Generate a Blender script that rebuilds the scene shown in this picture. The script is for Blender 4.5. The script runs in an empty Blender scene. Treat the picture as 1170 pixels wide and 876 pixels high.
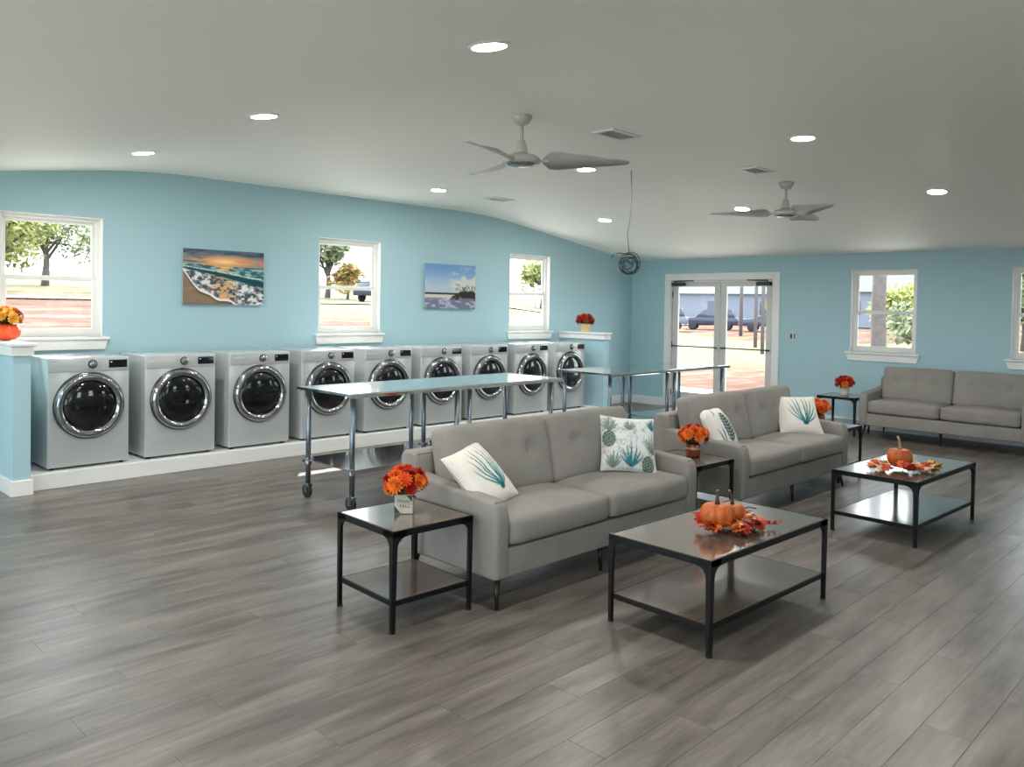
import bpy, bmesh, math, random
import numpy as np
from mathutils import Vector, Matrix

random.seed(7)
PI = math.pi
scene = bpy.context.scene
COL = scene.collection

# ------------------------------------------------------------------ camera
CAM_F = Vector((0.7153743, 0.6984554, -0.0199906))
CAM_R = Vector((0.6987360, -0.7151882, 0.0165466))
CAM_U = Vector((0.0027400, 0.0258052, 0.9996632))
CAM_POS = Vector((0, 0, 1.6363))
FPX, CX, CY = 926.9, 585.0, 369.45
cam_data = bpy.data.cameras.new('camera')
cam = bpy.data.objects.new('camera', cam_data)
COL.objects.link(cam)
m = Matrix((CAM_R, CAM_U, -CAM_F)).transposed().to_4x4()
m.translation = CAM_POS
cam.matrix_world = m
cam_data.sensor_width = 36.0
cam_data.lens = FPX / 1170 * 36.0
cam_data.shift_y = -(438 - CY) / 1170
cam_data.clip_start = 0.05
cam_data.clip_end = 500
scene.camera = cam


def project(p):
    d = Vector(p) - CAM_POS
    w = d.dot(CAM_F)
    if w < 0.05:
        return None
    return (CX + FPX * d.dot(CAM_R) / w, CY - FPX * d.dot(CAM_U) / w, w)


# ------------------------------------------------------------------ world, sun, exposure
scene.view_settings.view_transform = 'Standard'
scene.view_settings.look = 'None'
scene.view_settings.gamma = 1.0
scene.view_settings.use_curve_mapping = False
scene.view_settings.exposure = 0.48
scene.cycles.use_denoising = True
scene.cycles.max_bounces = 10
scene.cycles.diffuse_bounces = 6
scene.cycles.glossy_bounces = 5
scene.cycles.transparent_max_bounces = 16
scene.cycles.sample_clamp_indirect = 6.0
scene.cycles.blur_glossy = 0.6

world = bpy.data.worlds.new('sky')
scene.world = world
world.use_nodes = True
wb = world.node_tree.nodes['Background']
wb.inputs[0].default_value = (0.86, 0.94, 1.0, 1)
wb.inputs[1].default_value = 4.2

sun_data = bpy.data.lights.new('sun', 'SUN')
sun_data.energy = 11.0
sun_data.color = (1.0, 0.95, 0.86)
sun_data.angle = 0.009
sun = bpy.data.objects.new('sun', sun_data)
COL.objects.link(sun)
sun.location = (20, 25, 30)
sun.rotation_euler = Vector((0.58, 0.77, 1.0)).to_track_quat('Z', 'Y').to_euler()

LAMP_STRENGTH = 285.0

# ------------------------------------------------------------------ room constants
XL, XR, YF, YB = -1.6, 11.707, -3.5, 8.49      # left, right (door) wall, front (behind camera), back (machines) wall
WT = 0.14


def ceil_z(x):
    d = max(3.3 - x, x - 8.15)
    r = 0.55
    if d <= -r:
        k = 0
    elif d >= r:
        k = d
    else:
        k = (d + r) ** 2 / (4 * r)
    return 2.97 - 0.137 * k


# ------------------------------------------------------------------ materials
def S(r, g, b):
    def f(v):
        v /= 255.0
        return v / 12.92 if v <= 0.04045 else ((v + 0.055) / 1.055) ** 2.4
    return (f(r), f(g), f(b), 1.0)


class NT:
    def __init__(self, name):
        self.m = bpy.data.materials.new(name)
        self.m.use_nodes = True
        self.t = self.m.node_tree
        self.n = self.t.nodes
        self.b = self.n['Principled BSDF']

    def node(self, typ, **kw):
        nd = self.n.new(typ)
        for k, v in kw.items():
            if isinstance(v, tuple) and k == 'ins':
                for i, val in v:
                    nd.inputs[i].default_value = val
            else:
                setattr(nd, k, v)
        return nd

    def link(self, a, b):
        self.t.links.new(a, b)

    def math(self, op, a, b=None):
        nd = self.n.new('ShaderNodeMath')
        nd.operation = op
        for i, v in enumerate((a, b)):
            if v is None:
                continue
            if isinstance(v, (int, float)):
                nd.inputs[i].default_value = v
            else:
                self.link(v, nd.inputs[i])
        return nd.outputs[0]

    def noise(self, vec, scale, detail=4, rough=0.55):
        nd = self.n.new('ShaderNodeTexNoise')
        nd.inputs['Scale'].default_value = scale
        nd.inputs['Detail'].default_value = detail
        nd.inputs['Roughness'].default_value = rough
        if vec is not None:
            self.link(vec, nd.inputs['Vector'])
        return nd.outputs['Fac']

    def ramp(self, fac, stops):
        nd = self.n.new('ShaderNodeValToRGB')
        cr = nd.color_ramp
        cr.elements[0].position, cr.elements[0].color = stops[0]
        cr.elements[1].position, cr.elements[1].color = stops[-1]
        for p, c in stops[1:-1]:
            e = cr.elements.new(p)
            e.color = c
        self.link(fac, nd.inputs[0])
        return nd.outputs[0]

    def mix(self, fac, a, b):
        nd = self.n.new('ShaderNodeMix')
        nd.data_type = 'RGBA'
        for i, v in ((0, fac), (6, a), (7, b)):
            if hasattr(v, 'links') or hasattr(v, 'is_linked'):
                self.link(v, nd.inputs[i])
            else:
                nd.inputs[i].default_value = v
        return nd.outputs[2]

    def bump(self, h, strength=0.2, dist=0.01):
        nd = self.n.new('ShaderNodeBump')
        nd.inputs['Strength'].default_value = strength
        nd.inputs['Distance'].default_value = dist
        self.link(h, nd.inputs['Height'])
        self.link(nd.outputs[0], self.b.inputs['Normal'])


def plain(name, col, rough=0.5, metal=0.0, var=0.06, vscale=6.0, bump=0.0, bscale=80.0, bdist=0.003, spec=0.5, coat=0.0, obj=True):
    t = NT(name)
    tc = t.node('ShaderNodeTexCoord')
    vec = tc.outputs['Object'] if obj else None
    if not obj:
        vec = t.node('ShaderNodeNewGeometry').outputs['Position']
    f = t.noise(vec, vscale, 3)
    lo = tuple(c * (1 - var) for c in col[:3]) + (1,)
    hi = tuple(min(1, c * (1 + var)) for c in col[:3]) + (1,)
    t.link(t.ramp(f, [(0.3, lo), (0.7, hi)]), t.b.inputs['Base Color'])
    t.b.inputs['Roughness'].default_value = rough
    t.b.inputs['Metallic'].default_value = metal
    t.b.inputs['Specular IOR Level'].default_value = spec
    t.b.inputs['Coat Weight'].default_value = coat
    t.b.inputs['Coat Roughness'].default_value = 0.08
    if bump:
        t.bump(t.noise(vec, bscale, 3), bump, bdist)
    return t.m


MAT = {}
MAT['wall'] = plain('blue_wall_paint', S(162, 197, 207), 0.55, var=0.012, vscale=1.5, bump=0.06, bscale=220, obj=False)
MAT['ceiling'] = plain('ceiling_paint', S(240, 240, 233), 0.6, var=0.012, vscale=0.8, bump=0.06, bscale=1.6, bdist=0.02, obj=False)
MAT['trim'] = plain('white_trim_paint', S(228, 230, 228), 0.35, var=0.015)
MAT['vinyl'] = plain('white_window_vinyl', S(226, 228, 224), 0.3, var=0.01)
MAT['outside_wall'] = plain('pale_siding', S(210, 212, 208), 0.7)
MAT['enamel'] = plain('white_enamel', S(176, 182, 183), 0.16, var=0.008, coat=0.4)
MAT['dark_plastic'] = plain('dark_plastic', S(26, 27, 30), 0.4)
MAT['display'] = plain('black_display_glass', S(8, 9, 14), 0.06, coat=0.5)
MAT['chrome'] = plain('chrome', S(168, 170, 173), 0.10, metal=1.0, var=0.02)
MAT['graphite'] = plain('graphite_metal', S(92, 94, 96), 0.25, metal=1.0)
MAT['port_glass'] = plain('dark_port_glass', S(10, 12, 16), 0.04, coat=0.6)
MAT['print_grey'] = plain('grey_print', S(150, 153, 156), 0.5)
MAT['print_white'] = plain('white_print', S(225, 228, 232), 0.5)
MAT['zinc'] = plain('galvanised_tube', S(128, 140, 150), 0.32, metal=1.0, var=0.05, vscale=12)
MAT['rubber'] = plain('black_rubber', S(22, 22, 24), 0.6)
MAT['black_steel'] = plain('black_powder_steel', S(11, 11, 14), 0.45, var=0.1, vscale=30, spec=0.3)
MAT['sofa'] = plain('grey_upholstery', S(140, 137, 132), 0.92, var=0.07, vscale=5, bump=0.35, bscale=420, bdist=0.002, spec=0.2)
MAT['sofa_leg'] = plain('dark_bronze_leg', S(52, 46, 40), 0.35, metal=0.6)
MAT['fan'] = plain('brushed_fan_grey', S(176, 176, 172), 0.35, var=0.02)
MAT['fan_blade'] = plain('fan_blade_grey', S(160, 161, 160), 0.4, var=0.02)
MAT['closer'] = plain('door_closer_bronze', S(58, 56, 54), 0.4, metal=0.3)
MAT['alu'] = plain('door_aluminium', S(204, 203, 201), 0.35, var=0.02)
MAT['cord'] = plain('dark_cable', S(30, 40, 52), 0.45)
MAT['cord_pale'] = plain('pale_cable', S(92, 90, 86), 0.5)
MAT['canvas_edge'] = plain('canvas_edge', S(150, 178, 186), 0.8)
MAT['stem_brown'] = plain('stem_brown', S(66, 54, 40), 0.8, var=0.25, vscale=40)
MAT['stem_tan'] = plain('stem_tan', S(176, 150, 110), 0.7, var=0.2, vscale=40)
MAT['foliage_dark'] = plain('dark_florist_foliage', S(42, 46, 26), 0.7, var=0.3, vscale=30)
MAT['mat'] = plain('charcoal_door_mat', S(62, 64, 70), 0.95, var=0.2, vscale=60, bump=0.4, bscale=300)
MAT['switch'] = plain('switch_white', S(196, 200, 206), 0.4)
MAT['switch_dark'] = plain('switch_dark', S(62, 74, 82), 0.4)
MAT['slab'] = plain('floor_screed', S(70, 68, 66), 0.9)
MAT['concrete'] = plain('pale_concrete', S(214, 206, 198), 0.9, var=0.06, vscale=1.5)
MAT['roof'] = plain('grey_roofing', S(150, 150, 150), 0.8)


def flower_mat(name, a, b):
    t = NT(name)
    oi = t.node('ShaderNodeTexCoord')
    d = t.node('ShaderNodeVectorMath', operation='LENGTH')
    t.link(oi.outputs['Object'], d.inputs[0])
    f = t.math('MULTIPLY', d.outputs['Value'], 22.0)
    t.link(t.ramp(f, [(0.25, a), (0.95, b)]), t.b.inputs['Base Color'])
    t.b.inputs['Roughness'].default_value = 0.7
    t.b.inputs['Specular IOR Level'].default_value = 0.2
    return t.m


MAT['fl_red'] = flower_mat('deep_red_petals', S(120, 18, 16), S(186, 38, 24))
MAT['fl_orange'] = flower_mat('orange_petals', S(196, 74, 16), S(240, 128, 44))
MAT['fl_redorange'] = flower_mat('red_orange_petals', S(176, 40, 14), S(232, 96, 36))
MAT['fl_yellow'] = flower_mat('golden_petals', S(190, 110, 20), S(242, 190, 70))
MAT['fl_rust'] = flower_mat('rust_petals', S(86, 26, 20), S(166, 74, 52))
MAT['fl_peach'] = flower_mat('peach_petals', S(190, 110, 80), S(226, 176, 150))
LEAFM = [plain('leaf_red', S(168, 40, 24), 0.55, var=0.25, vscale=30), plain('leaf_orange', S(218, 98, 30), 0.55, var=0.25, vscale=30),
         plain('leaf_gold', S(222, 160, 60), 0.55, var=0.2, vscale=30), plain('leaf_rust', S(128, 48, 26), 0.55, var=0.25, vscale=30),
         plain('leaf_olive', S(140, 124, 44), 0.55, var=0.25, vscale=30), plain('leaf_peach', S(226, 176, 140), 0.55, var=0.1, vscale=30)]


def pumpkin_mat():
    t = NT('pumpkin_skin')
    tc = t.node('ShaderNodeTexCoord')
    f = t.noise(tc.outputs['Object'], 25, 4)
    t.link(t.ramp(f, [(0.3, S(158, 70, 16)), (0.7, S(196, 98, 28))]), t.b.inputs['Base Color'])
    t.b.inputs['Roughness'].default_value = 0.5
    return t.m


MAT['pumpkin'] = pumpkin_mat()
MAT['pumpkin_pot'] = plain('glazed_orange_pot', S(224, 84, 38), 0.25, var=0.05)


def steel_mat():
    t = NT('stainless_top')
    pos = t.node('ShaderNodeNewGeometry').outputs['Position']
    mp = t.node('ShaderNodeMapping')
    mp.inputs['Scale'].default_value = (3, 160, 1)
    t.link(pos, mp.inputs[0])
    f = t.noise(mp.outputs[0], 3, 3)
    t.link(t.ramp(f, [(0.2, S(214, 219, 222)), (0.8, S(232, 235, 237))]), t.b.inputs['Base Color'])
    t.b.inputs['Metallic'].default_value = 1.0
    t.b.inputs['Roughness'].default_value = 0.09
    t.bump(t.noise(pos, 5, 2), 0.012, 0.01)
    return t.m


MAT['steel'] = steel_mat()

PLANK_W, PLANK_L = 0.182, 1.22


def floor_mat():
    t = NT('grey_vinyl_plank')
    pos = t.node('ShaderNodeNewGeometry').outputs['Position']
    sp = t.node('ShaderNodeSeparateXYZ')
    t.link(pos, sp.inputs[0])
    row = t.math('FLOOR', t.math('DIVIDE', t.math('SUBTRACT', sp.outputs[1], YF), PLANK_W))
    off = t.math('MULTIPLY', t.math('FRACT', t.math('MULTIPLY', row, 0.381966)), PLANK_L)
    colu = t.math('FLOOR', t.math('DIVIDE', t.math('ADD', sp.outputs[0], off), PLANK_L))
    cmb = t.node('ShaderNodeCombineXYZ')
    t.link(row, cmb.inputs[0])
    t.link(colu, cmb.inputs[1])
    wn = t.node('ShaderNodeTexWhiteNoise', noise_dimensions='2D')
    t.link(cmb.outputs[0], wn.inputs['Vector'])
    c2 = t.node('ShaderNodeCombineXYZ')
    t.link(t.math('MULTIPLY', sp.outputs[0], 1.0), c2.inputs[0])
    t.link(t.math('MULTIPLY', sp.outputs[1], 6.0), c2.inputs[1])
    t.link(t.math('MULTIPLY', wn.outputs['Value'], 0.9), c2.inputs[2])
    g1 = t.noise(c2.outputs[0], 1.5, 6, 0.62)
    c3 = t.node('ShaderNodeCombineXYZ')
    t.link(t.math('MULTIPLY', sp.outputs[0], 2.2), c3.inputs[0])
    t.link(t.math('MULTIPLY', sp.outputs[1], 34.0), c3.inputs[1])
    t.link(t.math('MULTIPLY', wn.outputs['Value'], 17.0), c3.inputs[2])
    g2 = t.noise(c3.outputs[0], 1.8, 5, 0.6)
    f = t.math('ADD', t.math('MULTIPLY', g1, 0.72), t.math('MULTIPLY', g2, 0.28))
    f = t.math('ADD', f, t.math('MULTIPLY', t.math('SUBTRACT', wn.outputs['Value'], 0.5), 0.05))
    col = t.ramp(f, [(0.30, S(66, 60, 56)), (0.43, S(90, 84, 79)), (0.55, S(110, 104, 98)), (0.72, S(134, 128, 122))])
    t.link(col, t.b.inputs['Base Color'])
    t.link(t.math('ADD', t.math('MULTIPLY', g2, 0.16), 0.26), t.b.inputs['Roughness'])
    t.b.inputs['Specular IOR Level'].default_value = 0.5
    t.bump(g2, 0.12, 0.002)
    return t.m


MAT['floor'] = floor_mat()


def wood_mat(name, a, b, rough=0.22):
    t = NT(name)
    tc = t.node('ShaderNodeTexCoord')
    mp = t.node('ShaderNodeMapping')
    mp.inputs['Scale'].default_value = (2.0, 22, 22)
    t.link(tc.outputs['Object'], mp.inputs[0])
    f = t.noise(mp.outputs[0], 2.2, 6, 0.62)
    t.link(t.ramp(f, [(0.28, a), (0.72, b)]), t.b.inputs['Base Color'])
    t.b.inputs['Roughness'].default_value = rough
    t.b.inputs['Coat Weight'].default_value = 0.8
    t.b.inputs['Coat Roughness'].default_value = 0.10
    t.bump(f, 0.06, 0.002)
    return t.m


MAT['table_wood'] = wood_mat('weathered_table_wood', S(72, 61, 54), S(112, 99, 90))


def pane_mat():
    t = NT('window_glass')
    tr = t.node('ShaderNodeBsdfTransparent')
    tr.inputs[0].default_value = (0.97, 0.98, 0.98, 1)
    gl = t.node('ShaderNodeBsdfGlossy')
    gl.inputs['Roughness'].default_value = 0.02
    lw_ = t.node('ShaderNodeLayerWeight')
    lw_.inputs[0].default_value = 0.5
    fac = t.math('ADD', t.math('MULTIPLY', t.math('POWER', lw_.outputs['Facing'], 4.0), 0.6), 0.006)
    mx = t.node('ShaderNodeMixShader')
    t.link(fac, mx.inputs[0])
    t.link(tr.outputs[0], mx.inputs[1])
    t.link(gl.outputs[0], mx.inputs[2])
    t.link(mx.outputs[0], t.n['Material Output'].inputs[0])
    return t.m


MAT['pane'] = pane_mat()


def lens_mat():
    t = NT('lit_led_lens')
    t.b.inputs['Base Color'].default_value = (0.9, 0.9, 0.9, 1)
    t.b.inputs['Emission Color'].default_value = (1.0, 0.96, 0.90, 1)
    t.b.inputs['Emission Strength'].default_value = LAMP_STRENGTH
    return t.m


MAT['lens'] = lens_mat()


def vcol_mat(name, rough=0.7, bump=0.0):
    t = NT(name)
    a = t.node('ShaderNodeVertexColor')
    a.layer_name = 'paint'
    t.link(a.outputs[0], t.b.inputs['Base Color'])
    t.b.inputs['Roughness'].default_value = rough
    t.b.inputs['Specular IOR Level'].default_value = 0.25
    if bump:
        tc = t.node('ShaderNodeTexCoord')
        t.bump(t.noise(tc.outputs['Object'], 300, 2), bump, 0.002)
    return t.m


MAT['canvas'] = vcol_mat('canvas_print', 0.65, 0.1)
MAT['pillow_print'] = vcol_mat('printed_pillow_linen', 0.9, 0.2)


# ------------------------------------------------------------------ mesh builder
class MB:
    def __init__(self):
        self.bm = bmesh.new()

    def merge(self, bm2, M=None):
        vm = []
        for v in bm2.verts:
            co = M @ v.co if M else v.co
            vm.append(self.bm.verts.new(co))
        bm2.verts.index_update()
        for f in bm2.faces:
            try:
                nf = self.bm.faces.new([vm[v.index] for v in f.verts])
                nf.smooth = f.smooth
            except ValueError:
                pass
        bm2.free()
        return self

    def box(self, a, b, bev=0.0, seg=1, M=None):
        bm = bmesh.new()
        bmesh.ops.create_cube(bm, size=1.0)
        a, b = Vector(a), Vector(b)
        c, s = (a + b) / 2, b - a
        for v in bm.verts:
            v.co = Vector((v.co.x * s.x, v.co.y * s.y, v.co.z * s.z)) + c
        if bev:
            bmesh.ops.bevel(bm, geom=bm.edges[:], offset=bev, segments=seg, affect='EDGES', profile=0.5)
            if seg > 1:
                for f in bm.faces:
                    f.smooth = True
        return self.merge(bm, M)

    def prism(self, poly, axis, lo, hi, bev=0.0, seg=1, M=None):
        """poly: list of 2D points in the plane normal to axis (x: (y,z), y: (x,z), z: (x,y))."""
        bm = bmesh.new()

        def P(p, h):
            return {'x': (h, p[0], p[1]), 'y': (p[0], h, p[1]), 'z': (p[0], p[1], h)}[axis]
        va = [bm.verts.new(P(p, lo)) for p in poly]
        vb = [bm.verts.new(P(p, hi)) for p in poly]
        n = len(poly)
        bm.faces.new(va)
        bm.faces.new(list(reversed(vb)))
        for i in range(n):
            bm.faces.new((va[i], vb[i], vb[(i + 1) % n], va[(i + 1) % n]))
        bmesh.ops.recalc_face_normals(bm, faces=bm.faces[:])
        if bev:
            bmesh.ops.bevel(bm, geom=bm.edges[:], offset=bev, segments=seg, affect='EDGES', profile=0.5)
            if seg > 1:
                for f in bm.faces:
                    f.smooth = True
        return self.merge(bm, M)

    def lathe(self, prof, n=24, M=None, smooth=True, rib=None):
        """prof: list of (r, z), around z."""
        bm = bmesh.new()
        rings = []
        for r, z in prof:
            if r < 1e-6:
                rings.append([bm.verts.new((0, 0, z))])
            else:
                ring = []
                for i in range(n):
                    a = 2 * PI * i / n
                    k = rib(a, r, z) if rib else 1.0
                    ring.append(bm.verts.new((r * k * math.cos(a), r * k * math.sin(a), z)))
                rings.append(ring)
        for A, B in zip(rings, rings[1:]):
            for i in range(n):
                j = (i + 1) % n
                if len(A) == 1 and len(B) == 1:
                    continue
                if len(A) == 1:
                    f = bm.faces.new((A[0], B[i], B[j]))
                elif len(B) == 1:
                    f = bm.faces.new((A[i], A[j], B[0]))
                else:
                    f = bm.faces.new((A[i], A[j], B[j], B[i]))
                f.smooth = smooth
        bmesh.ops.recalc_face_normals(bm, faces=bm.faces[:])
        return self.merge(bm, M)

    def tube(self, pts, r, n=8, caps=True, smooth=True, M=None):
        bm = bmesh.new()
        pts = [Vector(p) for p in pts]
        rs = r if isinstance(r, (list, tuple)) else [r] * len(pts)
        rings = []
        up = None
        for i, p in enumerate(pts):
            t = (pts[min(i + 1, len(pts) - 1)] - pts[max(i - 1, 0)]).normalized()
            if up is None:
                up = Vector((0, 0, 1)) if abs(t.z) < 0.9 else Vector((1, 0, 0))
            s = t.cross(up)
            if s.length < 1e-6:
                s = t.orthogonal()
            s.normalize()
            up = s.cross(t).normalized()
            rings.append([bm.verts.new(p + (s * math.cos(2 * PI * k / n) + up * math.sin(2 * PI * k / n)) * rs[i]) for k in range(n)])
        for A, B in zip(rings, rings[1:]):
            for k in range(n):
                f = bm.faces.new((A[k], A[(k + 1) % n], B[(k + 1) % n], B[k]))
                f.smooth = smooth
        if caps:
            bm.faces.new(list(reversed(rings[0])))
            bm.faces.new(rings[-1])
        bmesh.ops.recalc_face_normals(bm, faces=bm.faces[:])
        return self.merge(bm, M)

    def softbox(self, c, s, r, bulge=(0, 0, 0), n=8, M=None, tufts=None):
        """rounded box centred on c with size s, radius r and faces bulged outward."""
        bm = bmesh.new()
        bmesh.ops.create_cube(bm, size=2.0)
        bmesh.ops.subdivide_edges(bm, edges=bm.edges[:], cuts=n, use_grid_fill=True)
        h = Vector(s) / 2
        for v in bm.verts:
            q = v.co.copy()
            for i in range(3):            # concentrate vertices towards edges
                q[i] = math.copysign(abs(q[i]) ** 0.75, q[i])
            p = Vector((q.x * h.x, q.y * h.y, q.z * h.z))
            inner = Vector([max(-(h[i] - r), min(h[i] - r, p[i])) for i in range(3)])
            d = p - inner
            if d.length > 1e-9:
                p = inner + d.normalized() * r
            u = [p[i] / h[i] for i in range(3)]
            for i in range(3):
                j, k = (i + 1) % 3, (i + 2) % 3
                w = max(0, 1 - u[j] ** 2) * max(0, 1 - u[k] ** 2)
                p[i] += bulge[i] * u[i] * w
            if tufts and u[1] < -0.3:
                for (tx, tz, dep, sg) in tufts:
                    dd = (p.x - tx) ** 2 + ((p.z - tz) * 0.8) ** 2
                    p.y += dep * math.exp(-dd / (sg * sg))
            v.co = p + Vector(c)
        for f in bm.faces:
            f.smooth = True
        return self.merge(bm, M)

    def build(self, name, mat, parent=None, loc=None):
        me = bpy.data.meshes.new(name)
        self.bm.to_mesh(me)
        self.bm.free()
        me.materials.append(mat if not isinstance(mat, str) else MAT[mat])
        o = bpy.data.objects.new(name, me)
        COL.objects.link(o)
        if parent:
            o.parent = parent
        if loc:
            o.location = loc
        return o


def tag(o, label=None, cat=None, group=None, kind=None):
    if label:
        o['label'] = label
    if cat:
        o['category'] = cat
    if group:
        o['group'] = group
    if kind:
        o['kind'] = kind
    return o


def empty(name, loc=(0, 0, 0), rz=0.0):
    o = bpy.data.objects.new(name, None)
    COL.objects.link(o)
    o.location = loc
    o.rotation_euler = (0, 0, rz)
    o.empty_display_size = 0.1
    return o


def dup(o, parent=None):
    c = o.copy()
    COL.objects.link(c)
    c.parent = parent
    for ch in list(o.children):
        dup(ch, c)
    return c


def struct(o, label=None):
    o['kind'] = 'structure'
    if label:
        o['label'] = label
    return o


RX = Matrix.Rotation
T = Matrix.Translation

# ------------------------------------------------------------------ floor
slab = struct(MB().box((XL - .1, YF - .1, -0.10), (XR + .1, YB + .1, -0.008)).build('floor', 'slab'), 'grey wood-look vinyl plank floor')


def plank_mesh(x0, x1, y0, y1):
    g, zb, ch = 0.0004, -0.008, 0.0007
    bm = bmesh.new()
    lo = [bm.verts.new((x, y, zb)) for x, y in ((x0 + g, y0 + g), (x1 - g, y0 + g), (x1 - g, y1 - g), (x0 + g, y1 - g))]
    mi = [bm.verts.new((v.co.x, v.co.y, -ch)) for v in lo]
    tp = [bm.verts.new((x, y, 0)) for x, y in ((x0 + g + ch, y0 + g + ch), (x1 - g - ch, y0 + g + ch), (x1 - g - ch, y1 - g - ch), (x0 + g + ch, y1 - g - ch))]
    bm.faces.new(tp)
    for A, B in ((lo, mi), (mi, tp)):
        for i in range(4):
            bm.faces.new((A[i], A[(i + 1) % 4], B[(i + 1) % 4], B[i]))
    return bm


planks = []
nrow = int(math.ceil((YB - YF) / PLANK_W))
for j in range(nrow):
    y0, y1 = YF + j * PLANK_W, min(YF + (j + 1) * PLANK_W, YB)
    off = ((j * 0.381966) % 1.0) * PLANK_L
    k = math.floor((XL + off) / PLANK_L)
    while k * PLANK_L - off < XR:
        x0, x1 = max(XL, k * PLANK_L - off), min(XR, (k + 1) * PLANK_L - off)
        k += 1
        if x1 - x0 < 0.01:
            continue
        q = [project((x, y, 0)) for x, y in ((x0, y0), (x1, y0), (x1, y1), (x0, y1))]
        area = 0
        if all(q):
            cxm = sum(a[0] for a in q) / 4
            cym = sum(a[1] for a in q) / 4
            if -60 < cxm < 1230 and 0 < cym < 930:
                area = 0.5 * abs(sum(q[i][0] * q[(i + 1) % 4][1] - q[(i + 1) % 4][0] * q[i][1] for i in range(4)))
        planks.append((area, x0, x1, y0, y1))
planks.sort(key=lambda a: -a[0])
cache = {}
for a, x0, x1, y0, y1 in planks[:300]:
    key = (round(x1 - x0, 4), round(y1 - y0, 4))
    if key not in cache:
        bm = plank_mesh(0, x1 - x0, 0, y1 - y0)
        me = bpy.data.meshes.new('plank')
        bm.to_mesh(me)
        bm.free()
        me.materials.append(MAT['floor'])
        cache[key] = me
    o = bpy.data.objects.new('plank', cache[key])
    COL.objects.link(o)
    o.location = (x0, y0, 0)
    o.parent = slab
rest = MB()
for a, x0, x1, y0, y1 in planks[300:]:
    rest.merge(plank_mesh(x0, x1, y0, y1))
tag(rest.build('planks_beyond', 'floor', slab), kind='stuff')

# ------------------------------------------------------------------ walls with openings
GZ0, GZ1 = 1.28, 2.44          # windows of the machine wall
RZ0, RZ1 = 1.085, 2.245        # windows of the door wall
GWIN = [(2.015, 2.905), (5.355, 6.265), (8.63, 9.53)]
RWIN = [(3.765, 4.65), (1.755, 2.637), (-1.6, -0.72)]
DOOR = (5.83, 7.69, 2.145)


def wall_boxes(mb, spans, lo, hi, ztop, put):
    """spans: (a, b, z0, z1) openings along one axis."""
    spans = sorted(spans)
    cur = lo
    for a, b, z0, z1 in spans:
        put(mb, cur, a, -0.1, ztop)
        if z0 > 0:
            put(mb, a, b, -0.1, z0)
        put(mb, a, b, z1, ztop)
        cur = b
    put(mb, cur, hi, -0.1, ztop)


mb = MB()
wall_boxes(mb, [(a, b, GZ0, GZ1) for a, b in GWIN], XL - WT, XR + WT, 3.06,
           lambda m_, a, b, z0, z1: m_.box((a, YB, z0), (b, YB + WT, z1)))
struct(mb.build('wall_back', 'wall'), 'pale blue painted wall behind the row of laundry machines')
mb = MB()
wall_boxes(mb, [(a, b, RZ0, RZ1) for a, b in RWIN] + [(DOOR[0], DOOR[1], 0, DOOR[2])], YF - WT, YB, 2.62,
           lambda m_, a, b, z0, z1: m_.box((XR, a, z0), (XR + WT, b, z1)))
struct(mb.build('wall_right', 'wall'), 'pale blue painted wall with the glass double door')
LWIN_ADDED = [(-2.6, -0.7), (0.3, 2.2), (3.2, 5.1), (5.9, 7.8)]  # added wide openings in the unseen wall, sized to let in daylight
LZ0, LZ1 = 0.25, 2.12
mb = MB()
wall_boxes(mb, [(a, b, LZ0, LZ1) for a, b in LWIN_ADDED], YF - WT, YB, 2.4,
           lambda m_, a, b, z0, z1: m_.box((XL - WT, a, z0), (XL, b, z1)))
struct(mb.build('wall_left', 'wall'), 'pale blue painted wall at the left end of the room')
FWIN_ADDED = [(0.2, 1.1), (3.4, 4.3), (5.8, 6.7), (9.0, 9.9)]  # added openings behind the camera, unseen, for more daylight
mb = MB()
wall_boxes(mb, [(a, b, GZ0 - .2, GZ1) for a, b in FWIN_ADDED], XL - WT, XR + WT, 3.06,
           lambda m_, a, b, z0, z1: m_.box((a, YF - WT, z0), (b, YF, z1)))
struct(mb.build('wall_front', 'wall'), 'pale blue painted wall facing the machines')

# ceiling
xs = [XL - WT + (XR - XL + 2 * WT) * i / 200 for i in range(201)]
poly = [(x, ceil_z(x)) for x in xs] + [(x, ceil_z(x) + 0.16) for x in reversed(xs)]
mb = MB()
mb.prism(poly, 'y', YF - WT, YB + WT)
for f in mb.bm.faces:
    f.smooth = False
struct(mb.build('ceiling', 'ceiling'), 'off-white vaulted drywall ceiling with a flat middle')
# unseen eave added over the door wall to block the sun
mb = MB()
mb.prism([(XR + .02, 2.63), (XR + 0.95, 2.52), (XR + 0.95, 2.64), (XR + .02, 2.78)], 'y', YF - .5, YB + .3)
struct(mb.build('sun_block_eave', 'roof'), 'added unseen eave above the glass door, blocks the sun')

# baseboards
mb = MB()
mb.box((XR - 0.016, DOOR[1] + .11, 0), (XR, YB - .016, 0.14), 0.003)
mb.box((XR - 0.016, YF, 0), (XR, DOOR[0] - .11, 0.14), 0.003)
struct(mb.build('baseboard_right', 'trim'))
mb = MB()
mb.box((9.95, YB - .016, 0), (XR, YB, 0.14), 0.003)
mb.box((XL, YB - .016, 0), (1.89, YB, 0.14), 0.003)
struct(mb.build('baseboard_back', 'trim'))

# machine platform
mb = MB()
mb.box((2.05, 7.707, 0), (9.79, YB, 0.14), 0.004)
struct(mb.build('trim_1', 'trim'), 'low white platform under the row of laundry machines')


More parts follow.
